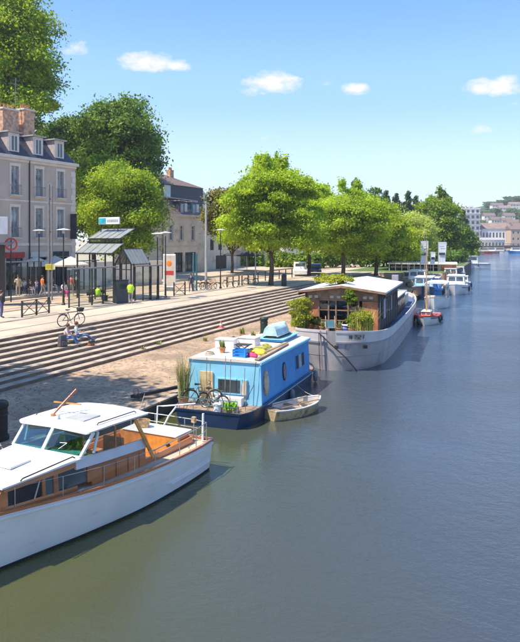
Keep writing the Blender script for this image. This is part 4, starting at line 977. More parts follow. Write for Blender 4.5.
M['lf_main'] = leaf_mat('plane_tree_leaf', (.14,.24,.02), (.50,.64,.065), .5)
M['lf_main2'] = leaf_mat('yellow_green_leaf', (.17,.26,.02), (.55,.64,.07), .5)
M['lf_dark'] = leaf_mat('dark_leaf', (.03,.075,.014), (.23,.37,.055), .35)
M['lf_mid'] = leaf_mat('mid_green_leaf', (.055,.13,.012), (.33,.45,.04), .38)
M['lf_red'] = leaf_mat('olive_brown_leaf', (.07,.08,.015), (.33,.30,.06), .3, tint=(.30,.14,.05))
M['lf_willow'] = leaf_mat('willow_leaf', (.30,.36,.09), (.62,.70,.17), .5)
M['lf_left'] = leaf_mat('olive_yellow_leaf', (.07,.15,.015), (.46,.60,.06), .45, tint=(.40,.30,.05))
M['lf_conifer'] = leaf_mat('blue_green_leaf', (.03,.07,.02), (.12,.19,.05), .25)
M['lf_hill'] = leaf_mat('distant_leaf', (.06,.11,.03), (.20,.28,.07), .3)

def at(px, d, z=2.0): return WD(px, d, z)
# row of young bright trees along the top of the steps
tree('plane_tree', 'bright green tree with a forked top standing at the head of the steps', at(271,70.8), 8.3, (5.8,5.4,5.0), 125000, .125, M['lf_main'], .27, 30, 1.75, 'bright trees in a row along the quay', 11, 3, fork=3.2,
     extra=[((-.7,0,12.5),(.8,.8,1.5)),((1.3,.3,12.8),(.6,.6,1.3)),((-3.6,-1,5.2),(2.0,1.9,1.1)),((3.6,0,4.6),(2.1,1.9,1.1)),((0,-1,4.4),(2.2,2.2,.9)),((-4.6,0,6.8),(1.6,1.9,1.0)),((4.9,0,6.3),(1.6,1.9,1.0)),((2.6,0,10.9),(1.5,1.5,1.2)),((-.2,0,11.0),(2.3,2.3,2.2)),((-2.6,0,10.2),(1.5,1.6,1.3))])
tree('plane_tree', 'round bright yellow green tree right of the fork topped one', at(343,84), 7.3, (6.3,5.5,4.4), 95000, .135, M['lf_main'], .27, 28, 1.8, 'bright trees in a row along the quay', 12, 2, fork=3.0, extra=[((-3.6,-1,4.0),(2.2,1.9,1.0)),((3.8,0,3.8),(2.3,1.9,1.0)),((0,-1,3.8),(2.3,2.2,.9))])
tree('plane_tree', 'wide yellow green tree behind the white roofed deckhouse', at(376,92), 5.9, (5.4,5.2,3.8), 76000, .15, M['lf_main2'], .27, 26, 1.9, 'bright trees in a row along the quay', 13, 1, fork=2.8, extra=[((-3.4,-1,3.2),(2.2,1.9,1.0)),((3.6,0,3.0),(2.3,1.9,1.0)),((0,-1,3.0),(2.3,2.2,.9))])
tree('plane_tree', 'yellow green tree farthest right in the bright row', at(390,108), 5.2, (3.9,5,3.6), 42000, .17, M['lf_main2'], .25, 22, 1.7, 'bright trees in a row along the quay', 14, 0, fork=2.4)
tree('plane_tree', 'bright tree partly hidden between the first and second of the row', at(309,90), 8.4, (5.0,5,4.7), 52000, .165, M['lf_main'], .25, 22, 1.8, 'bright trees in a row along the quay', 15, 0, fork=3.0)
tree('copper_tree', 'olive brown tinged tree left of the bright forked tree', at(232,92), 8.6, (2.9,3.6,4.6), 42000, .17, M['lf_red'], .22, 22, 1.5, None, 16, 0, fork=2.5)
tree('willow_tree', 'pale green drooping willow beyond the bright row', at(414,117), 5.6, (3.6,4,4.7), 36000, .16, M['lf_willow'], .3, 22, 1.9, None, 17)
tree('poplar_tree', 'tall dark green tree above the two white banners', at(441,150), 7.4, (4.2,6,8.2), 40000, .24, M['lf_mid'], .35, 28, 2.4, 'trees beyond the moorings', 18, 3)
tree('poplar_tree', 'dark tree at the right end of the bank beside the river bend', at(458,172), 4.6, (4.4,6,4.6), 26000, .26, M['lf_dark'], .3, 22, 2.3, 'trees beyond the moorings', 19, 0)
tree('poplar_tree', 'mid green tree between the willow and the tall dark tree', at(432,165), 7.0, (5,5,7.4), 20000, .26, M['lf_mid'], .3, 20, 2.3, 'trees beyond the moorings', 20, 1)
# left side
tree('tall_plane_tree', 'very tall yellow green tree rising above the chimneys at the upper left', at(10,84), 27.5, (6.3,6.5,12.5), 82000, .18, M['lf_left'], .55, 40, 2.7, None, 21, 0, fork=9)
tree('tall_plane_tree', 'tall dark tree behind the bright one at the upper left corner', at(-16,96), 28, (8,7,13), 36000, .25, M['lf_dark'], .5, 30, 3.0, 'dark trees behind the mansard house', 22, 1, fork=9)
tree('broad_tree', 'large dark green broadleaf tree behind the corner of the mansard house', at(118,100), 17.5, (7.6,7.5,10.0), 62000, .22, M['lf_dark'], .5, 36, 2.9, None, 23, 0, fork=4, extra=[((2.5,0,25),(2.6,2.6,2.0)),((-3.5,0,24.5),(2.4,2.4,1.8))])
tree('broad_tree', 'shaded dark tree between the chimneys and the large broadleaf tree', at(66,108), 15.5, (8.0,7,11.5), 40000, .25, M['lf_dark'], .5, 28, 3.2, 'dark trees behind the mansard house', 24, 0, fork=4)
tree('broad_tree', 'olive yellow tree in front of the large dark broadleaf tree', at(93,88), 12.0, (4.0,4,5.4), 30000, .18, M['lf_left'], .35, 24, 1.8, None, 25, 0, fork=4)
tree('broad_tree', 'bright yellow green tree behind the tram shelter roof', at(122,80), 8.8, (5.1,4.5,6.4), 70000, .14, M['lf_left'], .35, 30, 1.9, None, 26, 0, fork=2.6, extra=[((-1.8,0,4.0),(2.4,2,1.6)),((1.5,0,4.0),(2.4,2,1.6)),((3.6,0,10.5),(1.8,1.8,1.5))])
# a big tree beside the photographer: it shades the lower quay at the left
tree('large_quay_tree', 'tall dark tree on the promenade just left of the view', Vector((-25.3,12.6,2)), 15.5, (3.7,4.6,4.2), 9000, .24, M['lf_main'], .4, 26, 2.1, None, 27, 1, fork=4.5)
tree('large_quay_tree', 'second tall tree on the promenade outside the left edge of the view', Vector((-25.0,4.2,2)), 15.0, (3.7,4.6,4.4), 9000, .26, M['lf_main'], .4, 22, 2.2, None, 28, 1, fork=4.5)
# background belt: several woods behind the street, each tree its own
kinds = [('lf_conifer','slim blue green conifer'),('lf_dark','dark rounded tree'),('lf_mid','mid green rounded tree')]
bgspec = [(355,165,0,4.0,21.5),(368,172,1,6,20),(386,180,0,4,19.5),(396,176,0,4,18.2),(408,190,0,4.2,20),(340,170,1,5,13),(322,165,2,5,12.5),(425,200,2,6,14),(388,205,2,6,13),(300,150,2,5,11.5),(250,145,2,5,11),(236,128,1,4.5,10),(214,122,2,4.2,10.5),(270,150,1,5,11),(444,205,0,3.2,16),(463,212,0,3,15),(148,110,2,5,11),(286,140,1,4.5,9),(377,186,1,5.5,17.5),(416,196,0,4.2,19),(402,200,1,5.5,17.5),(432,206,1,5.5,18)]
where = ['with the sharpest tip above the bright row','darkest above the bright row','left of the pair above the willow','in the pair above the willow','just right of the willow top','above the second bright tree','between the two bright trees','behind the willow','low behind the willow','behind the gap of the bright row','hidden behind the forked tree','behind the copper tree','just right of the beige house','behind the forked tree trunk','left of the tall dark tree top','beside the far white apartment block','left of the beige house','behind the parked van','just right of the darkest one above the bright row','right of the pair above the willow','broad and low above the willow','between the willow top and the tall dark tree']
for i, (px, d, k, rr, h) in enumerate(bgspec):
    tall = k == 0
    tree('background_tree', kinds[k][1]+' '+where[i], at(px,d), h*.56 if not tall else h*.52, (rr if tall else rr, rr if tall else rr, h*.44), 11000, .32, M[kinds[k][0]], .25, 22 if tall else 16, rr*.42, 'trees along the skyline', 40+i, 0, cone=tall)

# hedges and bushes that close the view under the crowns
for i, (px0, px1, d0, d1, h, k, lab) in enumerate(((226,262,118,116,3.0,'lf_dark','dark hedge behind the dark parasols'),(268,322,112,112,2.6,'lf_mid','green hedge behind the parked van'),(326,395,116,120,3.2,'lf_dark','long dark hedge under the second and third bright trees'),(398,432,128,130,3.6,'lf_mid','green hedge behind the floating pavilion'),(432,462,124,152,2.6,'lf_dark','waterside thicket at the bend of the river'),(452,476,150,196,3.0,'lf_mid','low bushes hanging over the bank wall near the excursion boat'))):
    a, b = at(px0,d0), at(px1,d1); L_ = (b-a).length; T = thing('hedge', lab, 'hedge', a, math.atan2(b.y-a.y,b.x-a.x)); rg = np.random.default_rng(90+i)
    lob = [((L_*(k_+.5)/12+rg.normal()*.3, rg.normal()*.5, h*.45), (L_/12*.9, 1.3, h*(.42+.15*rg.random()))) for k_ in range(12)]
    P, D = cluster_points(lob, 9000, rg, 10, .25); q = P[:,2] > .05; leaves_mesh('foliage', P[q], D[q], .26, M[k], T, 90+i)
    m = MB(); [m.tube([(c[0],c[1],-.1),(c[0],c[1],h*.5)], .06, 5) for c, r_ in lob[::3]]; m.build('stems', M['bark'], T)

# ------------------------------------------------------------------ plants on the barge
def bush(name, label, loc, r, n, size, mt, seed, pot=True, cat='plant', z=None):
    T = thing(name, label, cat, loc); rg = np.random.default_rng(seed)
    lob = crown_lobes(r[2]*.95+.15, r, 9, min(r)*.5, rg)
    P, D = cluster_points(lob, n, rg, 10, .28); k = P[:,2] > .12
    leaves_mesh('foliage', P[k], D[k], size, mt, T, seed)
    s = MB()
    for (c, q) in lob[1:]: s.tube([(c[0]*.15,c[1]*.15,.1),(c[0]*.6,c[1]*.6,c[2]*.6),c], .015, 4)
    s.build('stems', M['bark'], T)
    if pot: MB().lathe([(.18,0),(.24,.3),(.27,.31),(.27,.35),(.22,.35),(.21,.28)], 14).build('pot', M['terracotta'], T)
    return T
M['bladeyellow'] = mat('yellow_green_blade', (.48,.46,.08), .7, .2, 4)
M['lf_bamboo'] = leaf_mat('bamboo_leaf', (.16,.20,.02), (.50,.52,.06), .4)
t = bush('potted_bamboo', 'tall yellow green bamboo clump at the left front corner of the barge', on_barge(-2.2,2.0,1.76), (.62,.6,.92), 9000, .05, M['lf_bamboo'], 61)
stalks('canes', (0,0,.2), 90, 1.75, .5, M['reedgreen'], t, .008, .4, 8)
t = bush('potted_shrub', 'yellow green grassy shrub at the right front of the barge deckhouse', on_barge(1.35,1.9,1.76), (.66,.45,.55), 7000, .05, M['lf_bamboo'], 62)
stalks('blades', (0,0,.2), 200, 1.25, .62, M['bladeyellow'], t, .009, .6, 12)
bush('potted_shrub', 'dark leafy shrub left of the grassy one before the glazed timber front', on_barge(.62,2.5,1.76), (.30,.3,.5), 2000, .06, M['lf_mid'], 63)
bush('climbing_plant', 'green climber hanging over the roof edge of the barge deckhouse', on_barge(.55,2.55,2.95), (.40,.25,.62), 4200, .05, M['lf_mid'], 64, pot=False)
bush('climbing_plant', 'bright green shrub spreading on the roof ridge of the barge', on_barge(-.75,4.4,4.12), (1.5,1.3,.34), 9000, .05, M['lf_bamboo'], 65, pot=False)
bush('potted_shrub', 'low orange tinged plant beside the red panel on the barge foredeck', on_barge(-1.35,2.4,1.76), (.4,.3,.35), 1400, .06, M['lf_red'], 66)
for i, (x, y, lab) in enumerate(((-.9,2.0,'terracotta pot leftmost on the barge foredeck'),(.1,1.7,'terracotta pot in the middle of the barge foredeck'),(.8,1.6,'terracotta pot nearest the barge registration letters'))):
    t = thing('flower_pot', lab, 'pot', on_barge(x,y,1.78), 0, 'pots on the barge foredeck')
    MB().lathe([(.12,0),(.17,.24),(.19,.25),(.19,.29),(.15,.29),(.145,.25)], 12).build('rim_and_body', M['terracotta'], t); stalks('sprigs', (0,0,.2), 26, .45, .12, M['reedgreen'], t, .02, .6, 20+i)
t = thing('garden_chair', 'pale wooden deck chair facing the bow on the barge foredeck', 'chair', on_barge(-.35,1.5,1.78), R(20))
MB().bar((-.25,-.3,.35),(-.25,.45,.15),.04).build('leg', M['plank'], t); MB().bar((.25,-.3,.35),(.25,.45,.15),.04).build('leg', M['plank'], t)
MB().bar((-.25,.4,.9),(-.25,-.25,0),.04).build('frame', M['plank'], t); MB().bar((.25,.4,.9),(.25,-.25,0),.04).build('frame', M['plank'], t)
MB().hexa([(-.24,-.28,.33),(.24,-.28,.33),(.24,.1,.25),(-.24,.1,.25)],[(-.24,-.28,.35),(.24,-.28,.35),(.24,.1,.28),(-.24,.1,.28)]).build('seat', M['cream_cloth'], t)
MB().hexa([(-.22,.1,.26),(.22,.1,.26),(.22,.30,.66),(-.22,.30,.66)],[(-.22,.07,.28),(.22,.07,.28),(.22,.27,.68),(-.22,.27,.68)]).build('backrest', M['teal'], t)
t = thing('crate_of_blue_cloth', 'bundle of blue and white cloth on the barge foredeck under the climber', 'bundle', on_barge(.25,2.05,1.78))
MB().ball((0,0,.2),.3,10,(1.2,.8,.7)).build('blue_cloth', mat('faded_blue_cloth', (.22,.28,.50), .8), t, smooth=True); MB().box(-.1,.3,-.2,.1,.38,.44).build('white_cloth', M['white'], t, bevel=.02)
t = small_boat('tender', 'grey metal tender lying on the quay side of the barge bow', 'dinghy', on_barge(-3.25,-.6,.0), R(14), 2.6, 1.1, .5, M['galv'], M['shutter'])

# ------------------------------------------------------------------ buildings
def cells(xs, zs, openings, y=0.0, depth=.22):
    xs = sorted(set(xs)|{q for o in openings for q in o[:2]}); zs = sorted(set(zs)|{q for o in openings for q in o[2:]})
    m = MB()
    for a, b in zip(xs, xs[1:]):
        for c, d in zip(zs, zs[1:]):
            mx, mz = (a+b)/2, (c+d)/2
            if any(o[0] < mx < o[1] and o[2] < mz < o[3] for o in openings): continue
            m.add([(a,y,c),(b,y,c),(b,y,d),(a,y,d)], [(0,1,2,3)])
    for a, b, c, d in openings:
        q = y+depth
        m.add([(a,y,c),(a,y,d),(a,q,d),(a,q,c)], [(0,1,2,3)]); m.add([(b,y,c),(b,q,c),(b,q,d),(b,y,d)], [(0,1,2,3)])
        m.add([(a,y,d),(b,y,d),(b,q,d),(a,q,d)], [(0,1,2,3)]); m.add([(a,y,c),(a,q,c),(b,q,c),(b,y,c)], [(0,1,2,3)])
    return m
def window(T, a, b, c, d, y=.0, trim=True, rail=False, frame=None, glass=None, bars=1, trimw=.17, balcony_bars=9):
    fr = frame or M['white']; q = y+.15
    w = MB(); w.box(a,a+.06,q,q+.05,c,d).box(b-.06,b,q,q+.05,c,d).box(a+.06,b-.06,q,q+.05,c,c+.06).box(a+.06,b-.06,q,q+.05,d-.06,d)
    n = bars
    for k in range(n): x = a+(b-a)*(k+1)/(n+1); w.box(x-.03,x+.03,q,q+.045,c+.06,d-.06)
    w.box(a+.06,b-.06,q+.002,q+.04,d-.55,d-.50)
    w = w.build('window', fr, T)
    MB().add([(a,q+.06,c),(b,q+.06,c),(b,q+.06,d),(a,q+.06,d)], [(0,1,2,3)]).build('pane', glass or M['winglass'], w, fix=False)
    if trim:
        s = MB(); s.box(a-trimw,a,y-.045,y+.01,c-.12,d).box(b,b+trimw,y-.045,y+.01,c-.12,d).box(a-trimw-.03,b+trimw+.03,y-.07,y+.01,d,d+.28).box(a-trimw-.05,b+trimw+.05,y-.12,y+.02,c-.22,c-.12)
        s.build('surround', M['facade_stone'], w)
    if rail:
        g = MB(); g.box(a-.15,b+.15,y-.28,y-.25,c+.88,c+.92).box(a-.15,b+.15,y-.28,y-.25,c+.02,c+.05)
        for k in range(balcony_bars): x = a-.15+(b-a+.3)*k/(balcony_bars-1); g.box(x-.01,x+.01,y-.275,y-.255,c+.05,c+.88)
        for x in (a-.15,b+.15): g.box(x-.015,x+.015,y-.25,y,c+.88,c+.91)
        g.build('balcony_rail', M['greymetal'], w); MB().box(a-.18,b+.18,y-.30,y-.12,c-.10,c).build('balcony_slab', M['facade_stone'], w)
    return w
def facing(C, rz, px, yo=0):
    'distance along a facade line at which the photograph shows this column'
    ux, uy = math.cos(rz), math.sin(rz); xc = (px-260)/650; k = (xc*ca-sa)/(xc*sa+ca)
    cx, cy = C[0]-uy*yo, C[1]+ux*yo
    return (k*cy-cx)/(ux-k*uy)
def mansard_house():
    C = (-45.3, 54.0); rz = R(85.3); F = lambda px, yo=0: facing(C, rz, px, yo)
    T = thing('mansard_house', 'mauve grey town house with slate mansard roof and dormers at the left', 'house', (C[0],C[1],2.0), rz)
    o = 2.0; X0 = -27.0
    cols = [F(60.3), F(39), F(14.8)]; sp = cols[1]-cols[2]; cols += [cols[2]-sp*k for k in range(1, 5)]
    ops = []; rows = [(11.15-o, 13.85-o), (7.15-o, 10.0-o)]
    for x in cols:
        for c, d in rows: ops.append((x-.44, x+.44, c, d))
    shop = [(x-1.0, x+1.0, .05 if i % 2 == 0 else .5, 3.2) for i, x in enumerate(cols)]
    cells([X0, 0], [0, 12.5], ops+shop).build('wall', M['facade'], T, fix=False)
    b = MB(); b.box(X0,-.002,.3,11,-.3,12.6); b.build('rear_block', M['facade'], T)
    for x in cols:
        for i, (c, d) in enumerate(rows): window(T, x-.44, x+.44, c, d, rail=True, frame=M['shutter'], glass=M['curtained'])
    for i, (a, b_, c, d) in enumerate(shop):
        w = window(T, a, b_, c, d, trim=False, frame=M['darkwood'], glass=M['darkint'] if i % 2 else M['winglass'], bars=2)
        MB().box(a-.1,b_+.1,-.10,.0,d+.05,d+.55).build('shop_fascia', [M['dark_cloth'],M['facade_stone'],M['red']][i % 3], T)
    # flush strips of trim between the floors, at the corner, under the roof
    for name, z, h, out in (('string_course',4.35,.28,.08),('string_course',8.55,.16,.06),('cornice',12.30,.25,.10),('cornice',12.55,.30,.28)):
        MB().box(X0-.02,out,-out,.02,z,z+h).build(name, M['facade_stone'], T, bevel=.015)
    for k in range(20):
        MB().box(-.62 if k % 2 else -.45,.03,-.035,.3,.02+k*.60,.58+k*.60).build('quoin', M['facade_stone'], T)
    for x in (F(29), F(29)-sp*2): MB().tube([(x,-.09,0),(x,-.09,12.5)], .06, 8).build('drain_pipe', M['blackmetal'], T)
    # mansard with its flat top, dormers
    e = .06
    def prof(x, i=0): return [(x,-.10+i,12.86),(x-(1.25 if i == 0 and x > -1 else 0),1.55,15.0),(x-(3 if x > -1 else 0),5.0,16.0),(x-(1.25 if x > -1 else 0),9.5,15.0),(x,11.1,12.86)]
    MB().loft([prof(X0), prof(.1)]).build('mansard_roof', M['slate'], T)
    MB().bar((X0,1.5,15.03),(-1.2,1.5,15.03),.25,.10).build('roof_kerb', M['zinc'], T)
    for i, px in enumerate([67.5-5.5, 40.5, 17.2]+[None]*4):
        x = cols[i]+.05
        d = MB().box(x-.62,x+.62,.18,2.4,12.95,14.98).build('dormer', M['facade_stone'], T)
        c_ = MB().box(x-.645,x-.622,.24,2.4,12.98,14.97).box(x+.622,x+.645,.24,2.4,12.98,14.97).build('dormer_cheek', mat('pinkish_render_%d' % i, (.50,.41,.38), .85), d)
        f = MB().box(x-.40,x-.34,.10,.17,13.25,14.75).box(x+.34,x+.40,.10,.17,13.25,14.75).box(x-.03,x+.03,.11,.17,13.25,14.75).box(x-.34,x+.34,.105,.17,14.70,14.75).box(x-.34,x+.34,.105,.17,13.25,13.31).build('dormer_window', M['white'], d)
        MB().box(x-.34,x+.34,.14,.172,13.3,14.70).build('dormer_pane', M['winglass'], d)
        MB().box(x-.85,x+.85,-.05,3.2,15.0,15.12).build('dormer_roof', M['zinc'], d)
    # chimneys and aerial
    for i, (px, w, h) in enumerate(((24.5,1.35,18.55),(6,1.9,18.2),(-30,1.5,18.4))):
        x = F(px, 3.4); c_ = MB().box(x-w/2,x+w/2,2.7,4.0,14.6,h-.5).build('chimney', M['brick'], T)
        MB().box(x-w/2-.08,x+w/2+.08,2.62,4.08,h-.52,h-.36).build('chimney_cap', M['facade_stone'], c_)
        for k in range(4):
            MB().lathe([(.13,0),(.11,.42),(.14,.44),(.14,.50),(.08,.50)], 8, (x-w/2+.2+k*(w-.4)/3, 3.35, h-.37)).build('chimney_pot', M['terracotta'], c_)
    x = F(15.5, 3.4)
    a_ = MB().tube([(x,3.4,15.2),(x,3.4,21.2)], .035, 6)
    for z, w in ((20.9,.7),(20.5,.8),(20.1,.7),(19.6,.9)): a_.bar((x-w,3.4,z),(x+w*.7,3.4,z+.05),.03)
    for k in range(6): a_.bar((x-.6+k*.22,3.2,20.55),(x-.6+k*.22,3.6,20.55),.02)
    a_.build('roof_aerial', M['greymetal'], T)
    # two projecting brackets for signs and a shop sign
    MB().box(F(70)-.06,F(70)+.06,-.9,-.1,5.0,7.6).build('hanging_banner_sign', M['dark_cloth'], T)
    return T
mansard_house()

def beige_house():
    C = (-48.4, 87.4); rz = R(85); F = lambda px, yo=0: facing(C, rz, px, yo)
    T = thing('beige_house', 'beige stone house with brown roof and blue dormers beyond the tram stop', 'house', (C[0],C[1],2.0), rz)
    xl = F(163.5); cols = [F(171), F(181.5), F(193)]
    ops = [(x-.42,x+.42,4.9,7.0) for x in cols]; shops = [(F(168)-1.0,F(168)+.5,.1,3.0),(F(178)-.9,F(178)+1.2,.1,3.1),(F(190)-1.2,F(190)+1.6,.1,3.1)]
    cells([xl,0],[0,8.5], ops+shops).build('wall', M['facade2'], T, fix=False)
    MB().box(xl+.002,-.002,.3,9,-.2,8.5).build('rear_block', M['facade2'], T)
    for i, o in enumerate(ops): window(T, *o, frame=M['white'], trimw=.12, glass=M['darkint'] if i == 2 else None)
    for i, o in enumerate(shops): window(T, *o, trim=False, frame=[M['galv'],M['darkwood'],M['teal']][i], bars=2)
    for n_, z, h, out in (('cornice',8.3,.3,.3),('string_course',3.9,.22,.08)): MB().box(xl-.1,out*.5,-out,.03,z,z+h).build(n_, M['facade_stone'], T)
    MB().loft([[(x,-.1,8.6),(x,1.9,11.0),(x,4.5,11.3),(x,9,8.6)] for x in (xl,0)]).build('roof', M['oldroof'], T)
    MB().bar((xl-.1,1.6,11.15),(.1,1.6,10.9),.5,.14).build('roof_edge', M['zinc'], T)
    for i, px in enumerate((183, 195)):
        x = F(px); d = MB().box(x-.65,x+.65,.2,2.2,8.65,10.55).build('dormer', M['slate'] if i == 0 else M['teal'], T)
        MB().box(x-.36,x+.36,.16,.198,8.9,10.2).build('dormer_pane', M['shutter'], d); MB().box(x-.85,x+.85,.0,2.5,10.56,10.68).build('dormer_roof', M['zinc'], d)
        MB().box(x+.66,x+1.5,.3,.5,8.75,10.3).build('dormer_flank', M['whitewall'], d)
    T2 = thing('slate_clad_house', 'taller house with slate hung wall and low brown roof behind the beige house', 'house', (C[0],C[1],2.0), rz)
    a, b = F(171, 9), F(203, 9)
    MB().box(a,b,9,9.3,-.2,14.0).build('slate_wall', M['slate'], T2)
    MB().box(F(164.5,9),a-.01,9.05,20,-.2,13.9).build('left_wall', M['whitewall'], T2); MB().box(a,b-.01,9.31,20,-.2,13.9).build('core', M['whitewall'], T2)
    x2 = F(214, 9)
    MB().extr([(b+.01,9.08,-.2),(x2,9.08,-.2),(x2,9.08,11.6),(b+.01,9.08,13.8)], (0,11,0)).build('right_wall', M['whitewall'], T2)
    la = F(163,9)
    MB().add([(la,8.8,14.02),(b+.2,8.8,14.02),(b+.2,20,14.02),(la,20,14.02),((la+b)/2-1.2,13,16.3),((la+b)/2-.2,15,16.3)], [(0,1,4),(1,2,5,4),(2,3,5),(3,0,4,5),(3,2,1,0)]).build('roof', M['oldroof'], T2)
    c_ = MB().box(F(172,12)-.5,F(172,12)+.5,12,12.8,15,17.0).build('chimney', M['brick'], T2)
    for k in range(3): MB().lathe([(.12,0),(.1,.4),(.13,.45)], 8, (F(172,12)-.3+.3*k,12.4,17.0)).build('chimney_pot', M['terracotta'], c_)
    T3 = thing('low_annex', 'low shaded stone annex right of the beige house', 'house', (C[0],C[1],2.0), rz)
    MB().box(.02,8.5,1.2,9,-.2,6.6).build('wall', M['facade2'], T3); MB().loft([[(x,1.0,6.6),(x,4,8.6),(x,9,8.4),(x,9,6.6)] for x in (.05,8.6)]).build('roof', M['oldroof'], T3)
    for x in (1.6,3.8,6.2):
        w = MB().box(x-.45,x+.45,1.15,1.2,3.3,5.0).build('window', M['darkint'], T3); MB().box(x-.5,x+.5,1.05,1.2,5.0,5.15).build('lintel', M['facade_stone'], w)
    MB().box(5,8,1.1,1.2,0,2.4).build('garage_door', M['darkwood'], T3)
beige_house()
# low beige wall of the garden behind the stop
a, b = at(80,66), at(162,72); gw = thing('garden_wall', 'low beige garden wall behind the glass tram shelter', 'wall', a, math.atan2(b.y-a.y,b.x-a.x)); L_ = (b-a).length
MB().box(0,L_,0,.35,-.1,2.5).build('wall', M['facade2'], gw); MB().box(-.05,L_+.05,-.06,.41,2.502,2.62).build('coping', M['facade_stone'], gw, bevel=.015)
# more of the street front behind the trees
for i, (px, d, w, h, mt_, lab) in enumerate(((232,112,9,6.5,'facade2','low beige house glimpsed behind the dark parasols'),(262,120,12,7,'facade_stone','pale stone house behind the forked tree'),(300,128,13,6,'whitewall','low white house behind the parked van'))):
    c = at(px, d); T = thing('street_house', lab, 'house', c, R(86), 'houses hidden behind the quay trees')
    ops = [(-w/2+1.2+k*2.6,-w/2+2.2+k*2.6,3.4,5.2) for k in range(int((w-2)//2.6)+1)]
    cells([-w/2,w/2],[0,h],ops).build('wall', M[mt_], T, fix=False); MB().box(-w/2+.01,w/2-.01,.3,8,-.2,h).build('rear_block', M[mt_], T)
    for o in ops: window(T, *o, trim=False)
    MB().loft([[(x,-.3,h),(x,4,h+2.4),(x,8.3,h)] for x in (-w/2-.2,w/2+.2)]).build('roof', M['oldroof'], T)
# ------------------------------------------------------------------ people
M['skin'] = mat('skin', (.52,.31,.22), .55, .06, 6)
M['hair_brown'] = mat('brown_hair', (.07,.035,.02), .6, .2, 20); M['hair_red'] = mat('auburn_hair', (.16,.06,.03), .6, .2, 20)
M['jeans'] = mat('blue_jeans', (.08,.17,.36), .85, .2, 6); M['shoe'] = mat('dark_shoe', (.03,.03,.03), .6)
M['greypants'] = mat('grey_trousers', (.32,.29,.32), .85, .12, 6)
def cloth(name, c): 
    if name not in M: M[name] = mat(name, c, .85, .12, 6)
    return M[name]
STAND = dict(pelvis=(0,0,.95), chest=(0,.0,1.30), neck=(0,0,1.47), head=(0,-.03,1.62), top=(0,-.02,1.70),
    sh=[(-.18,0,1.42),(.18,0,1.42)], el=[(-.24,.03,1.15),(.24,.03,1.15)], wr=[(-.25,-.08,.92),(.25,-.08,.92)],
    hip=[(-.09,0,.92),(.09,0,.92)], kn=[(-.11,-.03,.50),(.11,-.02,.50)], an=[(-.12,.03,.09),(.12,.02,.09)], toe=[(-.13,-.15,.04),(.13,-.16,.04)])
def pose(**k): d = {a: (list(b) if isinstance(b, list) else b) for a, b in STAND.items()}; d.update(k); return d
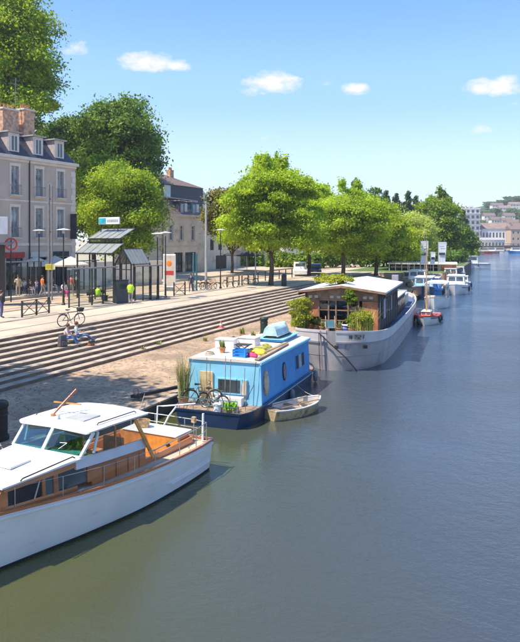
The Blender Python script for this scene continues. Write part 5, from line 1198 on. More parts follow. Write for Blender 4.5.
def person(label, loc, rz, P, top, legs, hair, sleeves='long', group=None, shoes=None, scale=1.0, skirt=None):
    T = thing('person', label, 'person', loc, rz, group); T.scale = (scale,)*3
    V, E_, Rd, K = [], [], [], []
    def add(p, r, k, par=None):
        V.append(p); Rd.append(r); K.append(k)
        if par is not None: E_.append((par, len(V)-1))
        return len(V)-1
    pe = add(P['pelvis'], (.15,.115), 'legs'); ch = add(P['chest'], (.165,.12), 'top', pe); nk = add(P['neck'], (.055,.055), 'skin', ch)
    hd = add(P['head'], (.088,.098), 'skin', nk); add(P['top'], (.07,.08), 'skin', hd)
    hv = Vector(P['head'])-Vector(P['neck'])
    for s in (0, 1):
        sh = add(P['sh'][s], (.062,.062), 'top', ch); el = add(P['el'][s], (.044,.044), 'top', sh)
        wr = add(P['wr'][s], (.028,.028), 'top' if sleeves == 'long' else 'skin', el)
        d = (Vector(P['wr'][s])-Vector(P['el'][s])).normalized(); side = d.cross(Vector((0,1,.2))).normalized()
        pa = add(tuple(Vector(P['wr'][s])+d*.075), (.038,.020), 'skin', wr)
        for j, (o, L_) in enumerate(((-.030,.070),(-.010,.080),(.011,.075),(.030,.060))):
            f = add(tuple(Vector(V[pa])+side*o+d*.035), (.0095,.0095), 'skin', pa)
            add(tuple(Vector(V[f])+d*L_*.6+Vector((0,0,-.012))), (.0085,.0085), 'skin', f)
        th = add(tuple(Vector(P['wr'][s])+d*.04+side*(.05 if s else -.05)), (.011,.011), 'skin', wr)
        hp = add(P['hip'][s], (.095,.10), 'legs', pe); kn = add(P['kn'][s], (.062,.062), 'legs', hp); an = add(P['an'][s], (.042,.042), 'legs', kn)
        add(P['toe'][s], (.040,.032), 'shoe', an)
    me = bpy.data.meshes.new('body'); me.from_pydata(V, E_, []); o = bpy.data.objects.new('body', me); COL.objects.link(o)
    sk = o.modifiers.new('skin', 'SKIN'); sk.use_smooth_shade = True; lay = me.skin_vertices[0]
    for i, r in enumerate(Rd): lay.data[i].radius = r
    lay.data[0].use_root = True
    sb = o.modifiers.new('sub', 'SUBSURF'); sb.levels = 1; sb.render_levels = 1
    dg = bpy.context.evaluated_depsgraph_get(); new = bpy.data.meshes.new_from_object(o.evaluated_get(dg))
    bpy.data.objects.remove(o); bpy.data.meshes.remove(me)
    mats = {'skin': M['skin'], 'top': top, 'legs': legs, 'shoe': shoes or M['shoe']}; keys = list(mats)
    for k in keys: new.materials.append(mats[k])
    pts = np.array(V); segs = []
    for a, b in E_: segs.append((pts[a], pts[b], K[a], K[b]))
    for f in new.polygons:
        c = np.array(f.center); best = (9, 'skin')
        for a, b, ka, kb in segs:
            ab = b-a; t = float(np.clip(np.dot(c-a, ab)/(np.dot(ab, ab)+1e-9), 0, 1)); dd = np.linalg.norm(a+ab*t-c)
            if dd < best[0]: best = (dd, kb if t > .5 else (kb if {ka, kb} == {'top','legs'} and t > .35 else ka))
        f.material_index = keys.index(best[1]); f.use_smooth = True
    body = bpy.data.objects.new('body', new); COL.objects.link(body); body.parent = T
    H_ = Vector(P['head']); tp = Vector(P['top']); u = (tp-H_).normalized() if (tp-H_).length > .01 else Vector((0,0,1))
    hm_ = MB(); c = H_+u*.045+Vector((0,.022,0)); hm_.ball(tuple(c), .112, 12, (.92,1.0,.98)); hm_.build('hair', hair, T, smooth=True)
    fc = H_+Vector((0,-.092,0))
    MB().ball(tuple(fc+Vector((0,-.012,-.01))), .016, 6, (1,1.2,1.4)).build('nose', M['skin'], T, smooth=True)
    for s in (-1, 1): MB().ball(tuple(fc+Vector((s*.034,.004,.02))), .010, 6).build('eye', M['shoe'], T)
    MB().ball(tuple(fc+Vector((0,.004,-.048))), .018, 6, (1.2,.5,.4)).build('mouth', M['red'], T)
    if skirt: MB().lathe([(.15,.98),(.18,.8),(.27,.45),(.25,.45),(.16,.8)], 14).build('skirt', skirt, T, smooth=True)
    return T
SIT = pose(pelvis=(0,0,.50), chest=(0,-.02,.86), neck=(0,-.04,1.03), head=(0,-.08,1.17), top=(0,-.07,1.25), sh=[(-.18,-.02,.98),(.18,-.02,.98)], el=[(-.24,-.10,.74),(.24,-.10,.74)], wr=[(-.14,-.32,.66),(.14,-.32,.66)],
    hip=[(-.10,-.02,.48),(.10,-.02,.48)], kn=[(-.13,-.44,.50),(.13,-.44,.50)], an=[(-.13,-.46,.09),(.13,-.46,.09)], toe=[(-.13,-.64,.05),(.13,-.64,.05)])
def feet(px, py, z=2.0): return W(px, py, z)
# worker in hi-vis, back to the river
t = person('worker in a bright hi-vis jacket and grey trousers standing by the shelter', feet(130.5,304), R(200), pose(el=[(-.27,-.02,1.16),(.27,-.02,1.16)], wr=[(-.18,-.20,1.05),(.18,-.20,1.05)]), M['hivis'], M['greypants'], M['hair_brown'])
MB().lathe([(.215,.86),(.225,1.0),(.215,1.2),(.235,1.38),(.16,1.46),(.07,1.49)], 14, (0,0,0), 1, .72).build('jacket', M['hivis'], t, smooth=True)
MB().lathe([(.232,1.02),(.232,1.07)], 14, (0,0,0), 1, .72).build('reflective_band', M['steel'], t)
bpt = feet(107,302)
t = person('second worker in hi-vis seated on the dark bench behind the glass shelter', (bpt.x-.9,bpt.y,2.0), R(160), SIT, M['hivis'], M['greypants'], M['hair_brown'])
MB().lathe([(.215,.45),(.235,.6),(.225,.85),(.235,.95),(.10,1.03)], 14, (0,-.02,0), 1, .78).build('jacket', M['hivis'], t, smooth=True)
t = thing('bench', 'dark slatted bench under the glass tram shelter', 'bench', (bpt.x-.85,bpt.y,2.0), R(90))
for y in (-.16,0,.16): MB().box(-1.1,1.1,y-.06,y+.06,.40,.44).build('seat_slat', M['blackmetal'], t)
for x in (-.9,.9): MB().box(x-.04,x+.04,-.2,.2,0,.4).build('leg', M['blackmetal'], t)
MB().box(-1.1,1.1,.24,.27,.55,.85).build('backrest', M['blackmetal'], t)
# two sitting on the steps; their seat is a tread
def on_step(px, k):
    'point on the tread k (0 = promenade), centred, in the column px'
    x = STEP_X+TREAD*(k-.5); xc = (px-260)/650; kk = (xc*ca-sa)/(xc*sa+ca); return Vector((x, x/kk, 2.0-RISE*k))
STEPSIT = pose(pelvis=(0,.10,.13), chest=(0,.02,.48), neck=(0,-.03,.65), head=(0,-.08,.79), top=(0,-.07,.87), sh=[(-.18,0,.60),(.18,0,.60)], el=[(-.24,-.12,.38),(.24,-.12,.38)], wr=[(-.10,-.34,.32),(.10,-.34,.32)],
    hip=[(-.10,.08,.11),(.10,.08,.11)], kn=[(-.14,-.38,.22),(.14,-.38,.22)], an=[(-.12,-.62,-.22),(.12,-.62,-.22)], toe=[(-.13,-.80,-.29),(.13,-.80,-.29)])
RECL = pose(pelvis=(0,.10,.13), chest=(0,.16,.47), neck=(0,.16,.64), head=(0,.13,.78), top=(0,.14,.86), sh=[(-.18,.17,.60),(.18,.17,.60)], el=[(-.25,.10,.36),(.25,.10,.36)], wr=[(-.12,-.14,.36),(.12,-.14,.36)],
    hip=[(-.10,.08,.11),(.10,.08,.11)], kn=[(-.13,-.40,.20),(.13,-.36,.16)], an=[(-.10,-.80,-.10),(.10,-.84,-.24)], toe=[(-.11,-.92,.0),(.12,-1.0,-.20)])
pa, pb = on_step(66, 3), on_step(78.5, 3)
person('person in a pink shirt sitting on the steps in front of the bicycle', pa+Vector((.05,0,0)), R(115), STEPSIT, cloth('pale_pink_shirt', (.75,.52,.52)), M['jeans'], M['hair_red'], 'short', 'pair sitting on the steps')
person('person in a pale blue shirt and jeans sitting right of the pink shirted one', pb+Vector((.05,0,0)), R(125), RECL, cloth('pale_blue_shirt', (.58,.66,.76)), M['jeans'], M['hair_red'], 'short', 'pair sitting on the steps')
t = thing('backpack', 'dark grey backpack standing on the steps left of the seated pair', 'backpack', on_step(62.5,4)+Vector((0,0,.0)), R(80))
MB().hexa([(-.24,-.15,0),(.24,-.15,0),(.24,.15,0),(-.24,.15,0)],[(-.19,-.10,.62),(.19,-.10,.62),(.19,.12,.62),(-.19,.12,.62)]).build('body', cloth('charcoal_cloth', (.10,.095,.10)), t, bevel=.05)
MB().box(-.17,.17,-.20,-.14,.06,.30).build('pocket', cloth('charcoal_cloth', (.10,.095,.10)), t, bevel=.02); MB().torus((0,.02,.63), .06, .012, 'y').build('handle', M['shoe'], t)
t = thing('shoulder_bag', 'brown leather bag on the steps right of the seated pair', 'bag', on_step(91,5), R(95))
MB().hexa([(-.22,-.12,0),(.22,-.12,0),(.22,.12,0),(-.22,.12,0)],[(-.18,-.07,.24),(.18,-.07,.24),(.18,.07,.24),(-.18,.07,.24)]).build('body', mat('brown_leather', (.32,.11,.04), .5), t, bevel=.03)
MB().torus((0,0,.24), .12, .012, 'y').build('strap', M['shoe'], t); MB().box(-.20,.20,-.13,.02,.16,.26).build('flap', M['shoe'], t, bevel=.01)
bp_ = feet(76,326); bicycle('bicycle', 'dark city bicycle with a black seat cover parked at the top of the steps', bp_+Vector((-.35,0,0)), R(68), M['blackmetal'], None, .05, True)
bk_ = feet(191,292); person('pedestrian in dark clothes walking beside the teal posts', bk_, R(20), pose(kn=[(-.1,-.18,.52),(.1,.02,.50)], an=[(-.1,-.22,.10),(.1,.26,.14)], toe=[(-.1,-.42,.06),(.1,.10,.05)]), cloth('navy_top', (.05,.05,.09)), cloth('dark_trousers', (.05,.045,.06)), M['hair_brown'])
t = feet(1.5,318); person('person in dark coat and jeans cut off by the left edge of the view', t, R(150), pose(), cloth('dark_coat', (.03,.03,.035)), cloth('indigo_jeans', (.07,.08,.20)), M['hair_brown'])
# cafe guests
guests = [(24,293,'white shirt','white_shirt',(.75,.72,.68),'jeans',30),(29.5,294,'black dress seated nearer','black_top',(.04,.04,.05),'greypants',90),(42.5,297,'orange dress','orange_top',(.80,.20,.03),'greypants',160),(64,298,'magenta trousers and white shirt','white_shirt',(.75,.72,.68),'mag',60),(71,296,'coral red shirt','coral_top',(.72,.16,.12),'tan',200),(52,294,'dark suit','navy_top',(.05,.05,.09),'greypants',120),(37,295,'lilac top','lilac_top',(.45,.38,.55),'jeans',10),(18,295,'straw coloured coat','straw_top',(.60,.52,.30),'tan',40)]
M['mag'] = cloth('magenta_trousers', (.70,.03,.28)); M['tan'] = cloth('tan_trousers', (.48,.36,.25))
M['chairwood'] = mat('cafe_chair_wood', (.22,.12,.06), .6)
def cafe_chair(label, p, rz):
    T = thing('cafe_chair', label, 'chair', p, rz, 'chairs on the cafe terrace')
    MB().box(-.2,.2,-.2,.2,.43,.46).build('seat', M['chairwood'], T); MB().box(-.2,.2,.18,.205,.62,.88).build('backrest', M['chairwood'], T)
    for x in (-.18,.18):
        for y in (-.18,.18): MB().box(x-.015,x+.015,y-.015,y+.015,0,.88 if y > 0 else .43).build('leg', M['blackmetal'], T)
poses = [SIT, pose(kn=[(-.1,-.16,.52),(.1,.02,.50)], an=[(-.1,-.20,.10),(.1,.24,.14)], toe=[(-.1,-.38,.06),(.1,.08,.05)]), pose(el=[(-.26,-.05,1.16),(.24,.03,1.15)], wr=[(-.12,-.26,1.22),(.25,-.08,.92)])]
for i, (px, py, lab, nm, c, lg, rz) in enumerate(guests):
    seated = i in (0, 1, 3, 5, 6); yy = [293, 295, 296.5, 297, 295.5, 292.5, 293.5, 296][i]
    p = W(px, yy, 2.24); person('cafe guest in '+lab+' under the cream parasols', p, R(rz), poses[0] if seated else poses[1+i%2], cloth(nm, c), M[lg], M['hair_brown'], 'short', 'people at the cafe terrace')
    if seated: cafe_chair('wooden cafe chair of the guest in '+lab, p, R(rz))

# ------------------------------------------------------------------ street furniture
def lamp(label, px, py, h, group='mushroom street lamps', z=2.0):
    T = thing('street_lamp', label, 'street lamp', W(px,py,z), 0, group)
    MB().lathe([(.14,0),(.14,.1),(.085,.18),(.075,1.1),(.055,1.2),(.045,h-.35)], 10).build('pole', M['blackmetal'], T, smooth=True, angle=30)
    MB().lathe([(.05,h-.36),(.12,h-.30),(.10,h-.10),(.12,h-.07)], 10).build('lantern', M['galv'], T)
    MB().lathe([(.001,h+.03),(.30,h-.02),(.52,h-.07),(.52,h-.10),(.1,h-.07)], 18).build('lamp_shade', M['deckwhite'], T, smooth=True, angle=40)
    return T
lamp('street lamp nearest the glass panels with a white disc top', 63.5, 305, 5.75)
lamp('street lamp left of the yellow sign, farther from the river', 39, 297, 5.8)
lamp('left lamp of the pair beyond the tram shelter', 157.5, 299, 5.5)
lamp('right lamp of the pair beyond the tram shelter', 165.5, 297.5, 5.6)
lamp('tapering street lamp left of the copper tree', 220.5, 288.5, 6.0)
def mast_pole(label, px, py, h, r, double=False):
    T = thing('catenary_mast', label, 'mast', W(px,py,2.0), 0, 'tall tram masts')
    MB().lathe([(r*1.6,0),(r*1.6,.25),(r,.3),(r*.7,h)], 10).build('pole', M['greymetal'] if double else M['galv'], T, smooth=True, angle=30)
    if double:
        MB().tube([(.30,0.0,.3),(.30,0,h-.2),(.15,0,h+.02),(0,0,h-.1)], r*.6, 8).build('side_tube', M['greymetal'], T)
        for z in (2.5,5.5,8.0): MB().box(.0,.3,-.03,.03,z,z+.06).build('clamp', M['blackmetal'], T)
    else: MB().lathe([(r,h),(r*1.1,h+.1),(.001,h+.16)], 10).build('cap', M['galv'], T)
    return T
mp = mast_pole('tall twin tube mast carrying the small yellow sign', 49, 304, 9.2, .10, True)
t = thing('yellow_sign', 'small yellow notice fixed to the tall twin tube mast', 'sign', Vector((W(49,304,2).x+.16,W(49,304,2).y-.12,4.85)), R(30))
MB().box(-.30,.34,-.015,.015,-.22,.22).build('panel', M['yellow'], t, bevel=.004); MB().box(.342,.42,-.015,.015,-.20,.20).build('white_tab', M['white'], t)
for z in (.08,-.02,-.1): MB().box(-.22,.2,-.019,-.0155,z,z+.025).build('text_line', M['greymetal'], t)
mast_pole('tall pale mast between the beige house and the copper tree', 206, 289, 8.6, .13)
mast_pole('slim dark mast left of the forked bright tree', 255.5, 284, 6.3, .07)
for i, px in enumerate((193.5,196.5)):
    t = thing('teal_post', ['left','right'][i]+' one of two slim teal posts beside the pedestrian', 'post', W(px,291-i*.5,2.0), 0, 'teal posts')
    MB().lathe([(.09,0),(.09,3.6),(.05,3.65)], 8).build('shaft', M['teal'], t); MB().lathe([(.14,0),(.14,.06)], 8).build('base', M['blackmetal'], t)

# glass screens along the stop: river side
def screen(label, pxs, pya, pyb, h, glass=True, cross=False, box=None, group='glazed steel screens of the tram stop', top=True):
    a = W(pxs[0], pya, 2.0); b = W(pxs[-1], pyb, 2.0); d = (b-a); L_ = d.length; rz = math.atan2(d.y, d.x)
    T = thing('shelter_screen', label, 'screen', a, rz, group)
    xs = []
    for px in pxs:
        xc = (px-260)/650; k = (xc*ca-sa)/(xc*sa+ca); s = (k*a.y-a.x)/(d.x/L_-k*d.y/L_); xs.append(s)
    for x in xs: MB().box(x-.035,x+.035,-.05,.05,0,h).build('post', M['blackmetal'], T)
    if top: MB().box(xs[0]-.1,xs[-1]+.1,-.35,.10,h+.003,h+.10).build('top_beam', M['greymetal'], T)
    MB().box(xs[0],xs[-1],-.02,.02,.08,.13).build('bottom_rail', M['blackmetal'], T)
    for u, v in zip(xs, xs[1:]):
        if cross:
            MB().bar((u+.05,-.0,.15),(v-.05,0,1.0),.035).build('brace', M['blackmetal'], T); MB().bar((u+.05,.04,1.0),(v-.05,.04,.15),.035).build('brace', M['blackmetal'], T)
            MB().box(u+.05,v-.05,-.02,.02,1.0,1.04).build('rail', M['blackmetal'], T)
        if glass: MB().box(u+.052,v-.052,-.008,.008,.16,h-.04).build('glass_panel', M['clear'], T)
    return T, xs
screen('row of glass panels left of the ticket machine', (69,79,92,103,113.5), 308, 302.5, 2.75)
screen('row of glass panels right of the hi-vis worker', (135,143,151,158.5), 301, 299, 2.75)
screen('cross braced railing under the yellow sign', (22,36.5,49), 317.5, 313, 1.05, False, True, top=False)
screen('cross braced railing beyond the lamp pair', (174,185), 296, 295, 1.2, False, True, top=False)
a = W(5,297,2.24)
screen('long glazed screen across the tram track at the far left', (4,9,21,27.5,34,41), 299, 296, 3.0)
screen('screen across the track behind the glass panels', (75,84,96), 293, 291, 2.9)
t = thing('ticket_machine', 'dark blue grey ticket machine between the glass panels', 'ticket machine', W(121,303,2.0), R(66))
MB().box(-.5,.5,-.3,.3,0,1.75).build('cabinet', mat('dark_blue_grey_steel', (.05,.06,.075), .5), t, bevel=.03); MB().box(-.3,.3,-.315,-.301,1.1,1.5).build('display', M['winglass'], t); MB().box(-.54,.54,-.34,.34,1.752,1.80).build('cap', M['blackmetal'], t)

# gabled glasshouse shelter with its two tier roof and sign board
def glasshouse():
    base = W(123,301,2.0); T = thing('tram_shelter', 'gabled glass and steel tram shelter with a sign board on its roof', 'shelter', base, R(-8))
    # gable facing the camera side, roof running back to the left
    w, he, ha, L_ = .88, 2.95, 4.15, 2.2
    for s in (-1, 1):
        for y in (0, L_): MB().box(s*w-.05,s*w+.05,y-.05,y+.05,0,he).build('post', M['blackmetal'], T)
        MB().bar((s*w,0,he),(0,0,ha),.09).build('gable_rafter', M['blackmetal'], T); MB().bar((s*w,L_,he),(0,L_,ha),.07).build('gable_rafter', M['blackmetal'], T)
        for k in range(1, 6): MB().bar((s*w,k*L_/6,he),(0,k*L_/6,ha),.05).build('rafter', M['greymetal'], T)
        for k in range(6):
            y0_, y1_ = k*L_/6+.03, (k+1)*L_/6-.03
            quadpanel([(s*w,y0_,he+.05),(s*w,y1_,he+.05),(s*.03,y1_,ha+.03),(s*.03,y0_,ha+.03)], .015).build('roof_pane', M['frost'], T)
        MB().box(s*w-.04,s*w+.04,0,L_,he-.05,he+.02).build('eaves_beam', M['blackmetal'], T)
    MB().bar((0,0,ha+.02),(0,L_,ha+.02),.09).build('ridge', M['blackmetal'], T)
    for x in (-.35,.35): MB().box(x-.035,x+.035,-.035,.035,0,he+.8).build('mullion', M['blackmetal'], T)
    MB().box(-w,w,-.03,.03,he-.45,he-.38).build('transom_bar', M['blackmetal'], T)
    # lean-to glazing in two tiers to the left
    for tier, (za, zb_, y0_, y1_, x0_, x1_) in enumerate(((5.05,5.85,.9,2.6,-4.9,-1.2),(3.85,4.65,-.2,1.1,-5.2,-1.0))):
        n = 5
        for k in range(n):
            a_, b_ = x0_+(x1_-x0_)*k/n+.03, x0_+(x1_-x0_)*(k+1)/n-.03
            quadpanel([(a_,y0_,za),(b_,y0_,za),(b_,y1_,zb_),(a_,y1_,zb_)], .02).build('roof_pane', M['frost'], T)
        for k in range(n+1):
            x = x0_+(x1_-x0_)*k/n; MB().bar((x,y0_,za+.01),(x,y1_,zb_+.01),.06).build('rafter', M['greymetal'], T)
        MB().box(x0_-.05,x1_+.05,y0_-.06,y0_+.02,za-.14,za-.02).build('gutter', M['blackmetal'], T)
        MB().box(x0_-.05,x1_+.05,y1_,y1_+.08,zb_,zb_+.10).build('ridge', M['blackmetal'], T)
        MB().box(x0_,x1_,y0_+.05,y0_+.09,za-.75,za-.15).build('clerestory_glass', M['clear'], T)
        for x in (x0_, (x0_+x1_)/2, x1_): MB().box(x-.05,x+.05,y0_+.1,y0_+.2,0,za-.02).build('post', M['blackmetal'], T)
    MB().box(-4.6,-2.2,1.8,1.95,6.25,6.85).build('sign_board', M['white'], T, bevel=.01)
    s_ = MB().box(-4.55,-3.75,1.775,1.79,6.32,6.78).build('sign_mark', mat('turquoise_print', (.03,.42,.55), .5), T)
    for k in range(7): MB().box(-3.6+k*.19,-3.46+k*.19,1.78,1.792,6.45,6.66).build('sign_letter', M['shutter'], T)
    for x in (-4.4,-2.4): MB().box(x-.03,x+.03,1.84,1.90,5.6,6.25).build('sign_bracket', M['blackmetal'], T)
    return T
glasshouse()
# advertising panel, red sign totem
t = thing('poster_stand', 'white poster stand with a red and orange poster right of the lamp pair', 'poster stand', W(169.5,291,2.0), R(12))
MB().box(-.62,.62,-.08,.08,.35,3.55).build('frame', M['white'], t, bevel=.03); MB().box(-.54,.54,-.095,-.081,.55,3.40).build('poster', M['cream_cloth'], t)
MB().box(-.45,.45,-.108,-.096,1.55,1.95).build('red_print', M['red'], t); MB().ball((0,-.098,2.65), .28, 10, (1,.06,1)).build('orange_print', mat('orange_print', (.80,.25,.02), .5), t); MB().box(-.35,.35,-.06,.06,0,.35).build('foot', M['greymetal'], t)
# kiosk at the extreme left
kb = W(-2,302,2.24)
t = thing('newspaper_kiosk', 'dark kiosk with white sign box and grey canopy cut by the left edge', 'kiosk', kb, R(66))
MB().box(-1.2,.35,-.5,.9,0,4.3).build('body', mat('dark_brown_steel', (.05,.04,.035), .6), t, bevel=.03); MB().box(-1.5,.7,-.8,1.2,4.303,4.5).build('canopy', M['greymetal'], t)
MB().box(-1.2,.5,-.62,-.4,5.1,6.4).build('sign_box', M['white'], t, bevel=.02); MB().box(-.6,-.45,-.5,-.42,4.5,5.1).build('sign_post', M['blackmetal'], t)
t = thing('round_sign', 'round dark red sign on a bracket beside the kiosk roof', 'sign', W(11,302,2.24), R(60))
MB().tube([(0,0,0),(0,0,4.7)], .05, 8).build('pole', M['blackmetal'], t)
MB().torus((0,0,4.35), .42, .07, 'y', 22, 6).build('ring', M['red'], t); MB().lathe([(.36,-.02),(.36,.02)], 20).build('disc_tmp', M['wale'], None)
_d = bpy.data.objects['disc_tmp']; _d.name = 'disc'; _d.parent = t; _d.location = (0,0,4.35); _d.rotation_euler = (R(90),0,0)
MB().bar((-.24,-.03,4.15),(.24,-.03,4.55),.06,.03).build('slash', M['red'], t)
# cafe parasols and tables
def parasol(label, p, r, h, mt, group, sq=True, rz=0):
    T = thing('parasol', label, 'parasol', p, rz, group); n = 8
    MB().lathe([(.25,0),(.25,.06),(.04,.08),(.03,h)], 10).build('pole', M['galv'], T)
    pts = [(r*math.cos(2*math.pi*(k+.5)/n), r*math.sin(2*math.pi*(k+.5)/n), h-.75) for k in range(n)]
    m = MB(); m.add([(0,0,h)]+pts+[(x,y,z-.16) for x,y,z in pts]+[(0,0,h-.03)], [(0,1+k,1+(k+1)%n) for k in range(n)]+[(1+k,1+n+k,1+n+(k+1)%n,1+(k+1)%n) for k in range(n)])
    m.build('canopy', mt, T, fix=False)
    m = MB(); [m.bar((0,0,h-.05),(x*.97,y*.97,z+.01),.02) for x,y,z in pts]; m.build('ribs', M['greymetal'], T)
    return T
gcap = 'parasols on the cafe terrace'
for i, (px, d, lab) in enumerate(((36,60.5,'cream parasol leftmost on the terrace beside the drain pipe'),(71,60.5,'cream parasol rightmost at the corner of the mauve house'),(55,63.5,'cream parasol in the middle set back against the mauve house'))):
    p = at(px,d,2.24); parasol(lab, p, 1.7, 3.15, M['cream_cloth'], gcap)
    t = thing('cafe_table', 'round cafe table under the '+['leftmost','rightmost','middle'][i]+' cream parasol', 'table', p+Vector((.6,.5,0)), 0, 'cafe tables')
    MB().lathe([(.36,.72),(.36,.75)], 14).build('tabletop', M['darkwood'], t); MB().lathe([(.22,0),(.22,.03),(.03,.05),(.03,.72)], 10).build('leg', M['blackmetal'], t)
for i, (px, d, lab) in enumerate(((237,100,'dark parasol left of the pavilion behind the copper tree'),(247,98,'dark parasol right of the pavilion behind the copper tree'))):
    parasol(lab, at(px,d), 2.1, 3.4, M['dark_cloth'], 'dark parasols')
# railings with tables / benches near the forked tree
def railing(label, pxs, pya, pyb, h=1.05, group='timber railings beside the parked bicycles'):
    a = W(pxs[0], pya, 2.0); b = W(pxs[1], pyb, 2.0); d = b-a; L_ = d.length; T = thing('railing', label, 'railing', a, math.atan2(d.y,d.x), group)
    n = max(2, int(L_/1.6))
    for k in range(n+1): MB().box(L_*k/n-.05,L_*k/n+.05,-.05,.05,0,h).build('post', M['blackmetal'], T)
    MB().box(-.1,L_+.1,-.08,.08,h+.002,h+.09).build('top_rail', M['plank'], T); MB().box(0,L_,-.02,.02,h*.5,h*.5+.05).build('mid_rail', M['blackmetal'], T)
railing('left railing between the parked bicycles and the slim mast', (227,239), 287.5, 285.6)
railing('middle railing ending at the slim dark mast', (242,254), 285.4, 283.8)
railing('right railing behind the trunk of the forked tree', (258,292), 281.5, 277.5, 1.1)
for i, (px, py, rz, c) in enumerate(((203.5,290,15,'blackmetal'),(208,289.5,40,'red'),(212,289,25,'blackmetal'),(230.5,287,10,'greymetal'),(251,284.5,15,'blackmetal'))):
    bicycle('bicycle', ['black bicycle at the foot of the tall pale mast','dark red bicycle in the middle of the parked group','black bicycle rightmost of the parked group','grey bicycle leaning on the left railing','black bicycle leaning by the slim dark mast'][i], W(px,py,2.0), R(rz), M[c], 'bicycles parked on the promenade', .12)
t = thing('litter_bin', 'dark cylindrical litter bin right of the forked tree trunk', 'bin', W(284,286,2.0))
MB().lathe([(.26,0),(.28,.05),(.28,1.05),(.24,1.10)], 14).build('body', M['blackmetal'], t, smooth=True, angle=40); MB().lathe([(.30,1.10),(.30,1.16),(.12,1.25),(.001,1.26)], 14).build('lid', M['blackmetal'], t)
# van and cars
def car(name, label, cat, p, rz, col, van=False, L_=4.2, Wd=1.75, group=None):
    T = thing(name, label, cat, p, rz, group); h1, h2 = (.98, 1.85) if van else (.82, 1.45)
    def prof(y): return [(-L_/2,y,.30),(-L_/2,y,h1*.8),(-L_/2+.15,y,h1*.92),(-L_/2+(.55 if van else 1.1),y,h1),(-L_/2+(1.2 if van else 1.75),y,h2-.05),(-L_/2+(1.6 if van else 2.2),y,h2),(L_/2-(.15 if van else .9),y,h2),(L_/2-(.02 if van else .15),y,h1+.1),(L_/2,y,.9),(L_/2,y,.30)]
    def sc(y, k): return [(a,b*1.0,c) for a,b,c in prof(y)]
    w = Wd/2
    MB().loft([[(a*.985,-w*.93 if c > h1 else -w,c) for a,b,c in prof(0)], [(a,-w*.9 if c > h1 else -w*.97,c) for a,b,c in prof(0)], [(a,w*.9 if c > h1 else w*.97,c) for a,b,c in prof(0)], [(a*.985,w*.93 if c > h1 else w,c) for a,b,c in prof(0)]]).build('body', col, T, bevel=.03)
    for s in (-1, 1):
        x0_ = -L_/2+(1.15 if van else 1.5); x1_ = -L_/2+(2.2 if van else L_-1.1)
        MB().hexa([(x0_-.2,s*w*.94,h1+.06),(x1_,s*w*.94,h1+.06),(x1_,s*w*.96,h1+.06),(x0_-.2,s*w*.96,h1+.06)],[(x0_+.2,s*w*.91,h2-.15),(x1_-.15,s*w*.91,h2-.15),(x1_-.15,s*w*.935,h2-.15),(x0_+.2,s*w*.935,h2-.15)]).build('side_window', M['winglass'], T)
        for x in (-L_/2+.75, L_/2-.8):
            wh = thing('wheel', None, None); wh.parent = T
            MB().torus((x,s*(w-.06),.32), .24, .09, 'y', 18, 6).build('tyre', M['rubber'], wh); MB().lathe([(.16,-.03),(.16,.03)], 12).build('rim', M['galv'], wh).location = (x,s*(w-.02),.32); wh.children[1].rotation_euler = (R(90),0,0)
        MB().box(-L_/2-.012,-L_/2+.06,s*w*.8-.14,s*w*.8+.14,.58,.76).build('headlight', M['deckwhite'], T, bevel=.01); MB().box(L_/2-.05,L_/2+.012,s*w*.85-.08,s*w*.85+.08,.75,1.05).build('tail_light', M['red'], T)
    MB().hexa([(-L_/2+(.62 if van else 1.12),-w*.78,h1+.05),(-L_/2+(.62 if van else 1.12),w*.78,h1+.05),(-L_/2+(.70 if van else 1.22),w*.78,h1+.05),(-L_/2+(.70 if van else 1.22),-w*.78,h1+.05)],[(-L_/2+(1.08 if van else 1.60),-w*.72,h2-.14),(-L_/2+(1.08 if van else 1.60),w*.72,h2-.14),(-L_/2+(1.2 if van else 1.75),w*.72,h2-.14),(-L_/2+(1.2 if van else 1.75),-w*.72,h2-.14)]).build('windscreen', M['winglass'], T)
    MB().box(-L_/2-.02,-L_/2+.03,-.26,.26,.36,.48).build('number_plate', M['white'], T)
    return T
car('parked_van', 'white van parked under the trees behind the barge', 'van', W(300,275.5,2.0), R(112), M['white'], True, 4.6, 1.8)
car('parked_car', 'dark blue car parked right of the white van', 'car', W(315,273.5,2.0), R(110), mat('dark_blue_car_paint', (.03,.05,.13), .3, coat=.6), group='cars parked under the trees')
# on the lower quay
t = thing('quay_bollard', 'big dark green mooring bollard standing behind the houseboat roof', 'bollard', W(264,334.5,.53))
MB().lathe([(.30,0),(.30,.10),(.25,.14),(.25,.98),(.30,1.02),(.30,1.12),(.24,1.18),(.001,1.2)], 18).build('post', mat('dark_green_iron', (.015,.04,.035), .5, .2, 5), t, smooth=True, angle=35); MB().torus((0,0,.8), .26, .02, 'z').build('ring', M['blackmetal'], t)
t = thing('quay_bollard', 'big black mooring bollard cut off by the left edge of the view', 'bollard', W(-2.5,439,.53))
MB().lathe([(.36,0),(.36,.10),(.31,.14),(.31,1.0),(.34,1.04),(.34,1.14),(.28,1.20),(.001,1.22)], 20).build('post', M['rubber'], t, smooth=True, angle=35); MB().torus((0,0,.8), .32, .025, 'z').build('ring', M['blackmetal'], t)
t = thing('traffic_cone', 'small pale red and white cone standing on the lowest step', 'cone', on_step(221,8)); M['conered'] = mat('faded_cone_red', (.62,.16,.12), .6)
MB().box(-.17,.17,-.17,.17,0,.04).build('base', M['conered'], t); MB().lathe([(.13,.04),(.10,.18)], 12).lathe([(.075,.32),(.045,.50),(.03,.52)], 12).build('cone_body', M['conered'], t); MB().lathe([(.101,.18),(.076,.32)], 12).build('white_band', M['white'], t)
a = W(137,397,.62); b = W(168,388,.62)
t = thing('gangway_beam', 'dark steel mooring beam reaching from the quay to the reeds', 'mooring beam', a); d_ = b+Vector((.9,0,.1))-a
